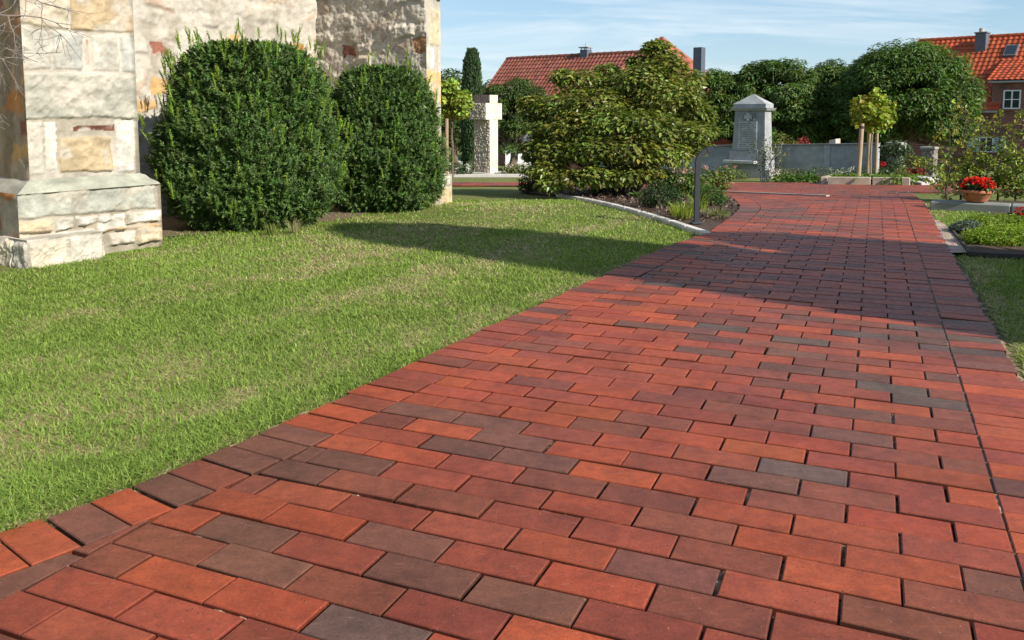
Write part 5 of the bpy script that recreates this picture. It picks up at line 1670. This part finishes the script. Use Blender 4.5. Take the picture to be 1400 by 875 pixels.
mb = MB(); nrl = nrm(np.cross(EH, down)); nrl = nrl if nrl[2] > 0 else -nrl
mb.box(hr.p(sa, qs, zs) + nrl * .06, EH, down, nrl, .30, .42, .07, (.12, .13, .15), .01); sk = mb.build('skylight', M['metal'], rf)
mb = MB(); mb.box(hr.p(sa, qs, zs) + nrl * .132, EH, down, nrl, .24, .34, .004, (1, 1, 1)); mb.build('pane', M['glass'], sk)

# ---- house with the long red roof, behind the big bush
hl = House((5.0, 46.3), (.79, -.61))
gl = -2.1
lr = 3.9
zr2 = 4.55
# ridge line passes through the photo's ridge
al = hl.hit(693, 80, -lr)[0]; ar = hl.hit(905, 71, -lr)[0]; zr2 = hl.hit(790, 75.5, -lr)[1]
hlq = thing('long_roofed_house', 'long house with red tiled roof and dark chimneys, behind the big bush', 'house', hl.p(0, -lr, gl))
EL, NL = v3(hl.e), v3(hl.n)
ze2 = zr2 - 3.6
mb = MB()
V = [hl.p(a, q, z) for a in (al + .2, ar) for q, z in ((0, gl - .4), (0, ze2), (-lr, zr2 - .12), (-2 * lr, ze2), (-2 * lr, gl - .4))]
mb.add(V, [(0, 1, 6, 5), (0, 4, 3, 2, 1), (5, 6, 7, 8, 9), (3, 4, 9, 8)], (1, 1, 1))
wc = hl.p(hl.hit(905, 60, -lr)[0], -lr, 0); wa = (wc[:2] - hl.Q) @ hl.e
za = hl.hit(905, 52, -lr)[1]
hwg = 3.1
for a in (wa - hwg + .2,):
    V = [hl.p(wa + sx * (hwg - .25), -lr + sy * (hwg - .25), z) for z in (gl - .4, za - 3.1) for sx, sy in ((-1, 1), (1, 1), (1, -1), (-1, -1))]
    mb.add(V, [(0, 1, 5, 4), (1, 2, 6, 5), (2, 3, 7, 6), (3, 0, 4, 7)], (1, 1, 1))
o = mb.build('wall', M['house_brick'], hlq); set_uv(o, hl.e, OFF[hlq.name])
mb = MB(); TL = (.20, .066, .044)
s2 = (zr2 - ze2 + .3) / (lr + .3)
dn2 = nrm(NL - UP * s2)
tiles(mb, hl.p(al, -lr, zr2), EL, dn2, ar - al, (lr + .3) * math.sqrt(1 + s2 * s2), .26, .36, TL, .05)
mb.add([hl.p(al, -lr, zr2), hl.p(ar, -lr, zr2), hl.p(ar, -2 * lr - .3, ze2 - .3), hl.p(al, -2 * lr - .3, ze2 - .3)], [(0, 1, 2, 3)], TL)
for k in range(24):
    a = al + (ar - al) * k / 24; mb.tube([hl.p(a, -lr, zr2 - .03), hl.p(a + (ar - al) / 24 + .04, -lr, zr2)], .13, 8, np.array(TL) * (.8 + .3 * rng.random()))
rl = mb.build('roof', M['tile'], hlq)
mb = MB()
TP = (.31, .105, .065)
ap = hl.p(wa, -lr, za)
for k, (sx, sy) in enumerate(((-1, 1), (1, 1), (1, -1), (-1, -1))):
    nx_ = ((-1, 1), (1, 1), (1, -1), (-1, -1))[(k + 1) % 4]
    A = hl.p(wa + sx * hwg, -lr + sy * hwg, za - 3.2); B = hl.p(wa + nx_[0] * hwg, -lr + nx_[1] * hwg, za - 3.2)
    mid = (A + B) / 2; ev = mid - ap; hh_ = np.linalg.norm(ev); eu = nrm(B - A); Wd = np.linalg.norm(B - A)
    tiles(mb, ap - eu * Wd / 2, eu, ev, Wd, hh_, .26, .36, TP, .04, clip=lambda v, hh_=hh_, Wd=Wd: (Wd / 2 - Wd / 2 * min(1, v / hh_), Wd / 2 + Wd / 2 * min(1, v / hh_)))
    mb.tube([ap, A], .11, 8, np.array(TP) * .9)
mb.build('hipped_roof', M['tile'], hlq)
ca = hl.hit(801, 70, -lr)[0]; zt = hl.hit(801, 68, -lr)[1]
mb = MB(); mb.box(hl.p(ca, -lr, zr2 - .5), EL, NL, UP, .26, .26, (zt - zr2 + .5) / 2, (.09, .11, .15), .01, True); c1 = mb.build('chimney', M['slate'], rl)
mb = MB(); mb.box(hl.p(ca, -lr, zt + .10), EL, NL, UP, .33, .33, .03, (.32, .33, .35), .008, True)
for sx in (-1, 1):
    for sy in (-1, 1): mb.tube([hl.p(ca + .2 * sx, -lr + .2 * sy, zt), hl.p(ca + .2 * sx, -lr + .2 * sy, zt + .1)], .03, 6, (.3, .3, .32))
mb.tube([hl.p(ca, -lr, zt + .16), hl.p(ca, -lr, zt + .40)], .035, 6, (.4, .4, .42)); mb.build('chimney_hood', M['metal'], c1)
ca = hl.hit(956, 80, -lr + 1.2)[0]; zt = hl.hit(956, 65, -lr + 1.2)[1]
mb = MB(); mb.box(hl.p(ca, -lr + 1.2, za - 3.4), EL, NL, UP, .24, .24, (zt - za + 3.4) / 2, (.085, .10, .135), .01, True); mb.build('chimney', M['slate'], rl)

# ---- small white outbuilding and red shed seen between the trees
def shed(name, label, xa, xb, d, ytop, colw, colr, depth=3.0):
    a, b = GX(xa, d), GX(xb, d); e_ = nrm((b - a)[:2]); H = House(a[:2], e_); wd_ = np.linalg.norm((b - a)[:2])
    zt_ = PD((xa + xb) / 2, ytop, d)[2]; z0 = a[2]
    r = thing(name, label, 'shed', (a + b) / 2)
    mb = MB(); mb.prism([H.p(0, 0, 0)[:2], H.p(wd_, 0, 0)[:2], H.p(wd_, -depth, 0)[:2], H.p(0, -depth, 0)[:2]], z0 - .3, zt_, colw); mb.build('wall', M['render'], r)
    mb = MB()
    P_ = [H.p(-.15, .15, zt_), H.p(wd_ + .15, .15, zt_), H.p(wd_ + .15, -depth - .15, zt_), H.p(-.15, -depth - .15, zt_), H.p(-.15, -depth / 2, zt_ + .7), H.p(wd_ + .15, -depth / 2, zt_ + .7)]
    P_ = [p + UP * .002 for p in P_]
    mb.add(P_, [(0, 1, 5, 4), (2, 3, 4, 5), (0, 4, 3), (1, 2, 5), (3, 2, 1, 0)], colr); mb.build('roof', M['tile'], r)
shed('white_shed', 'low white outbuilding glimpsed between the stone cross and the big bush', 691, 728, 44, 198, (.72, .74, .76), (.12, .12, .13))
shed('red_shed', 'small orange-red shed glimpsed left of the memorial stone', 972, 1000, 37, 172, (.46, .12, .07), (.30, .09, .06), 2.0)

# ================================================================== RIGHT FOREGROUND
ke = KERB1 - KERB0; ke[2] = 0; kl = np.linalg.norm(ke); ke /= kl; kn = np.array([-ke[1], ke[0], 0])
kf = np.array([*(KERB0 + ke * 1.4 + kn * .1)[:2], -.02])
kz = np.array([KERB0[0], KERB0[1], Tz(KERB0[1])])
mb = MB()
SEG = 4
for k in range(SEG):
    L_ = 3.0 / SEG
    c = KERB0 + ke * (L_ * (k + .5)) + kn * .12; z = Tz(c[1])
    mb.box((c[0], c[1], z - .06), ke, kn, UP, L_ / 2 - .002, .12, .065, (.22, .235, .21), .012, True)
o = mb.build('garden_kerb', M['concrete'], loc=kf); tag(o, 'long grey-green concrete kerb carrying the flower pot at the right', 'kerb')
# soil strip behind the kerb
p0 = KERB0 + kn * .25; p1 = KERB0 + ke * 3.2 + kn * .25
HBED = np.array([p0[:2], p1[:2], (p1 + kn * 1.6)[:2], (p0 + kn * 1.5)[:2]])
patch('hedge_bed', HBED, M['mulch'], .0, (.085, .06, .045))
# flower pot
pp = KERB0 + ke * .43 + kn * .12
pz = Tz(pp[1]) + .082
pot = thing('flower_pot', 'round terracotta pot standing on the grey kerb at the right', 'flower pot', (pp[0], pp[1], pz))
mb = MB(); CL = (.46, .17, .085)
mb.lathe((pp[0], pp[1], pz), [(0, 0), (.095, 0), (.102, .006), (.138, .085), (.142, .088), (.155, .09), (.158, .096), (.158, .118), (.152, .123), (.140, .12), (.13, .09), (0, .09)], 32, CL)
mb.build('pot', M['clay'], pot, smooth=True)
mb = MB(); mb.lathe((pp[0], pp[1], pz + .0905), [(0, .012), (.06, .010), (.132, .002)], 24, (.06, .04, .03)); mb.build('potting_soil', M['mulch'], pot, smooth=True)
pb = np.array([pp[0], pp[1], pz + .10])
beg = thing('begonia', 'bright red flowering begonia growing in the terracotta pot', 'flower', pb)
mb = MB(); clump(mb, pb + (0, 0, .055), (.15, .15, .07), 220, .055, .045, (.05, .10, .025), .6, .1, .4, .25); mb.build('foliage', M['leaf'], beg)
mb = MB()
for k in range(46):
    dv = rdir(1)[0]; dv[2] = abs(dv[2]) * .9
    q = pb + np.array([0, 0, .06]) + dv * np.array([.155, .15, .095]) * (.75 + .3 * rng.random())
    clump(mb, q, (.026, .026, .02), 16, .03, .028, np.array((.62, .02, .012)) * (.75 + .4 * rng.random()), .5, 0, .3, .14)
mb.build('blossom', M['petal'], beg)
# young hornbeams trained behind the kerb
def hornbeam(label, x, d, ytop, seed, dens=1.0, col=(.12, .165, .025)):
    global rng
    rng = np.random.default_rng(seed)
    b = GX(x, d); H = PD(x, ytop, d)[2] - b[2]
    root = thing('hornbeam', label, 'young tree', b, 'young hornbeams behind the kerb')
    mb = MB(); ml = MB(); HB_ = (.09, .07, .055)
    tr = limb(mb, b - (0, 0, .1), b + np.array([.04 * rng.normal(), .04 * rng.normal(), H]), .014, .003, HB_, .012, 9)
    mb.build('trunk', M['bark'], root)
    mb = MB()
    nb = int(30 * dens)
    for k in range(nb):
        f = .015 + .965 * ((k + rng.random()) / nb) ** 1.25
        p = b + np.array([0, 0, H * f]); a = rng.random() * 6.283
        ln = (.38 * (1 - f) ** .7 + .09) * (.6 + .7 * rng.random())
        tp = p + np.array([math.cos(a) * ln, math.sin(a) * ln * .7, ln * (.25 + .3 * rng.random())])
        br = limb(mb, p, tp, .005, .0015, HB_, .06, 5)
        n = int(rng.integers(9, 17) * (3.0 if f < .45 else .7))
        q = p + (tp - p) * (.15 + .9 * rng.random((n, 1))) + .018 * rng.normal(size=(n, 3))
        ax = nrm((tp - p) + ln * .9 * rng.normal(size=(n, 3)) - np.array([0, 0, ln * .3])); up = nrm(UP + .6 * rng.normal(size=(n, 3)))
        add_leaves(ml, q, ax, up, .055 * (.7 + .5 * rng.random(n)), .032, vary(np.array(col) * 1.7 * (.8 + .4 * rng.random()) * np.array([1 + .5 * f * rng.random(), 1, 1]), n, .22), .15)
    mb.build('branch', M['bark'], root); ml.build('foliage', M['leaf'], root)
hornbeam('slender young hornbeam at the left end of the kerb row', 1297, 10.3, 178, 61, .8)
hornbeam('tall young hornbeam with yellowish top, left of the flower pot', 1316, 10.6, 138, 62, 1.0, (.15, .17, .025))
hornbeam('young hornbeam right behind the flower pot', 1340, 10.7, 160, 63, 1.0)
hornbeam('tall young hornbeam just right of the flower pot', 1366, 10.5, 152, 64, 1.1)
hornbeam('young hornbeam at the right edge of the picture', 1392, 10.3, 148, 65, 1.2)
hornbeam('young hornbeam last in the row, half cut off by the right picture edge', 1416, 10.2, 158, 66, 1.2)
# bed of low plants
plant('heath_mound', 'bright yellow-green mounded plant at the front of the right bed', 'ground plant', px(1368, 332), [(.04, 0, .045, .28, .20, .09), (-.14, .02, .035, .15, .13, .065), (.26, .02, .045, .2, .18, .09)], M['leaf'], .035, .008, (.24, .34, .03), 7000, 0, .5, -1.0)
plant('heath_mound', 'fresh green mounded plant at the back of the right bed', 'ground plant', px(1352, 310), [(0, 0, .045, .2, .15, .065), (-.1, -.08, .03, .14, .12, .05), (.18, .02, .04, .16, .14, .065)], M['leaf'], .035, .008, (.2, .29, .03), 4500, 0, .5, -1.0)
plant('juniper', 'blue-green creeping plant spilling over the gravel at the left of the right bed', 'ground plant', px(1320, 316), [(0, 0, .025, .12, .12, .045), (.07, .08, .03, .1, .1, .05)], M['leaf'], .03, .01, (.10, .14, .10), 2600, 0, .4, -.5)
plant('red_flowers', 'red flowering plant at the right picture edge, behind the bright mounded plant', 'flower', px(1400, 308), [(0, 0, .06, .13, .12, .07)], M['leaf'], .05, .03, (.07, .11, .03), 240, 3, flowers=[(-.06, -.03, .12, .04, (.6, .02, .02), 30), (.02, -.02, .14, .045, (.62, .02, .02), 30), (.08, 0, .11, .04, (.6, .025, .02), 30), (-.02, .06, .13, .04, (.6, .02, .02), 30)])
pts = [px(1300, 313), px(1313, 329), px(1326, 346), px(1360, 348.5), px(1400, 350), px(1450, 352)]
mb = MB()
for a, b in zip(pts[:-1], pts[1:]):
    e_ = nrm(b - a); ln = np.linalg.norm(b - a)
    mb.box((a + b) / 2 + (0, 0, -.03), e_, np.cross(UP, e_), UP, ln / 2 + .004, .012, .022, (.05, .042, .04), .003, True)
o = mb.build('bed_edging', M['wood'], loc=pts[2]); tag(o, 'thin dark edging board round the low plant bed at the right', 'edging')
rng = np.random.default_rng(5)
for i, (x, y, s, lab) in enumerate([(372, 318, .1, 'small grass weed at the soil edge under the taller yew'), (590, 283, .09, 'small weed at the soil edge by the far end buttress'), (402, 316, .12, 'pale dry weed beneath the right side of the taller yew')]):
    grass_tuft('weed_tuft', lab, px(x, y), 60, s, (.16, .2, .05) if i < 2 else (.3, .28, .14), .06, 'weed', .005)
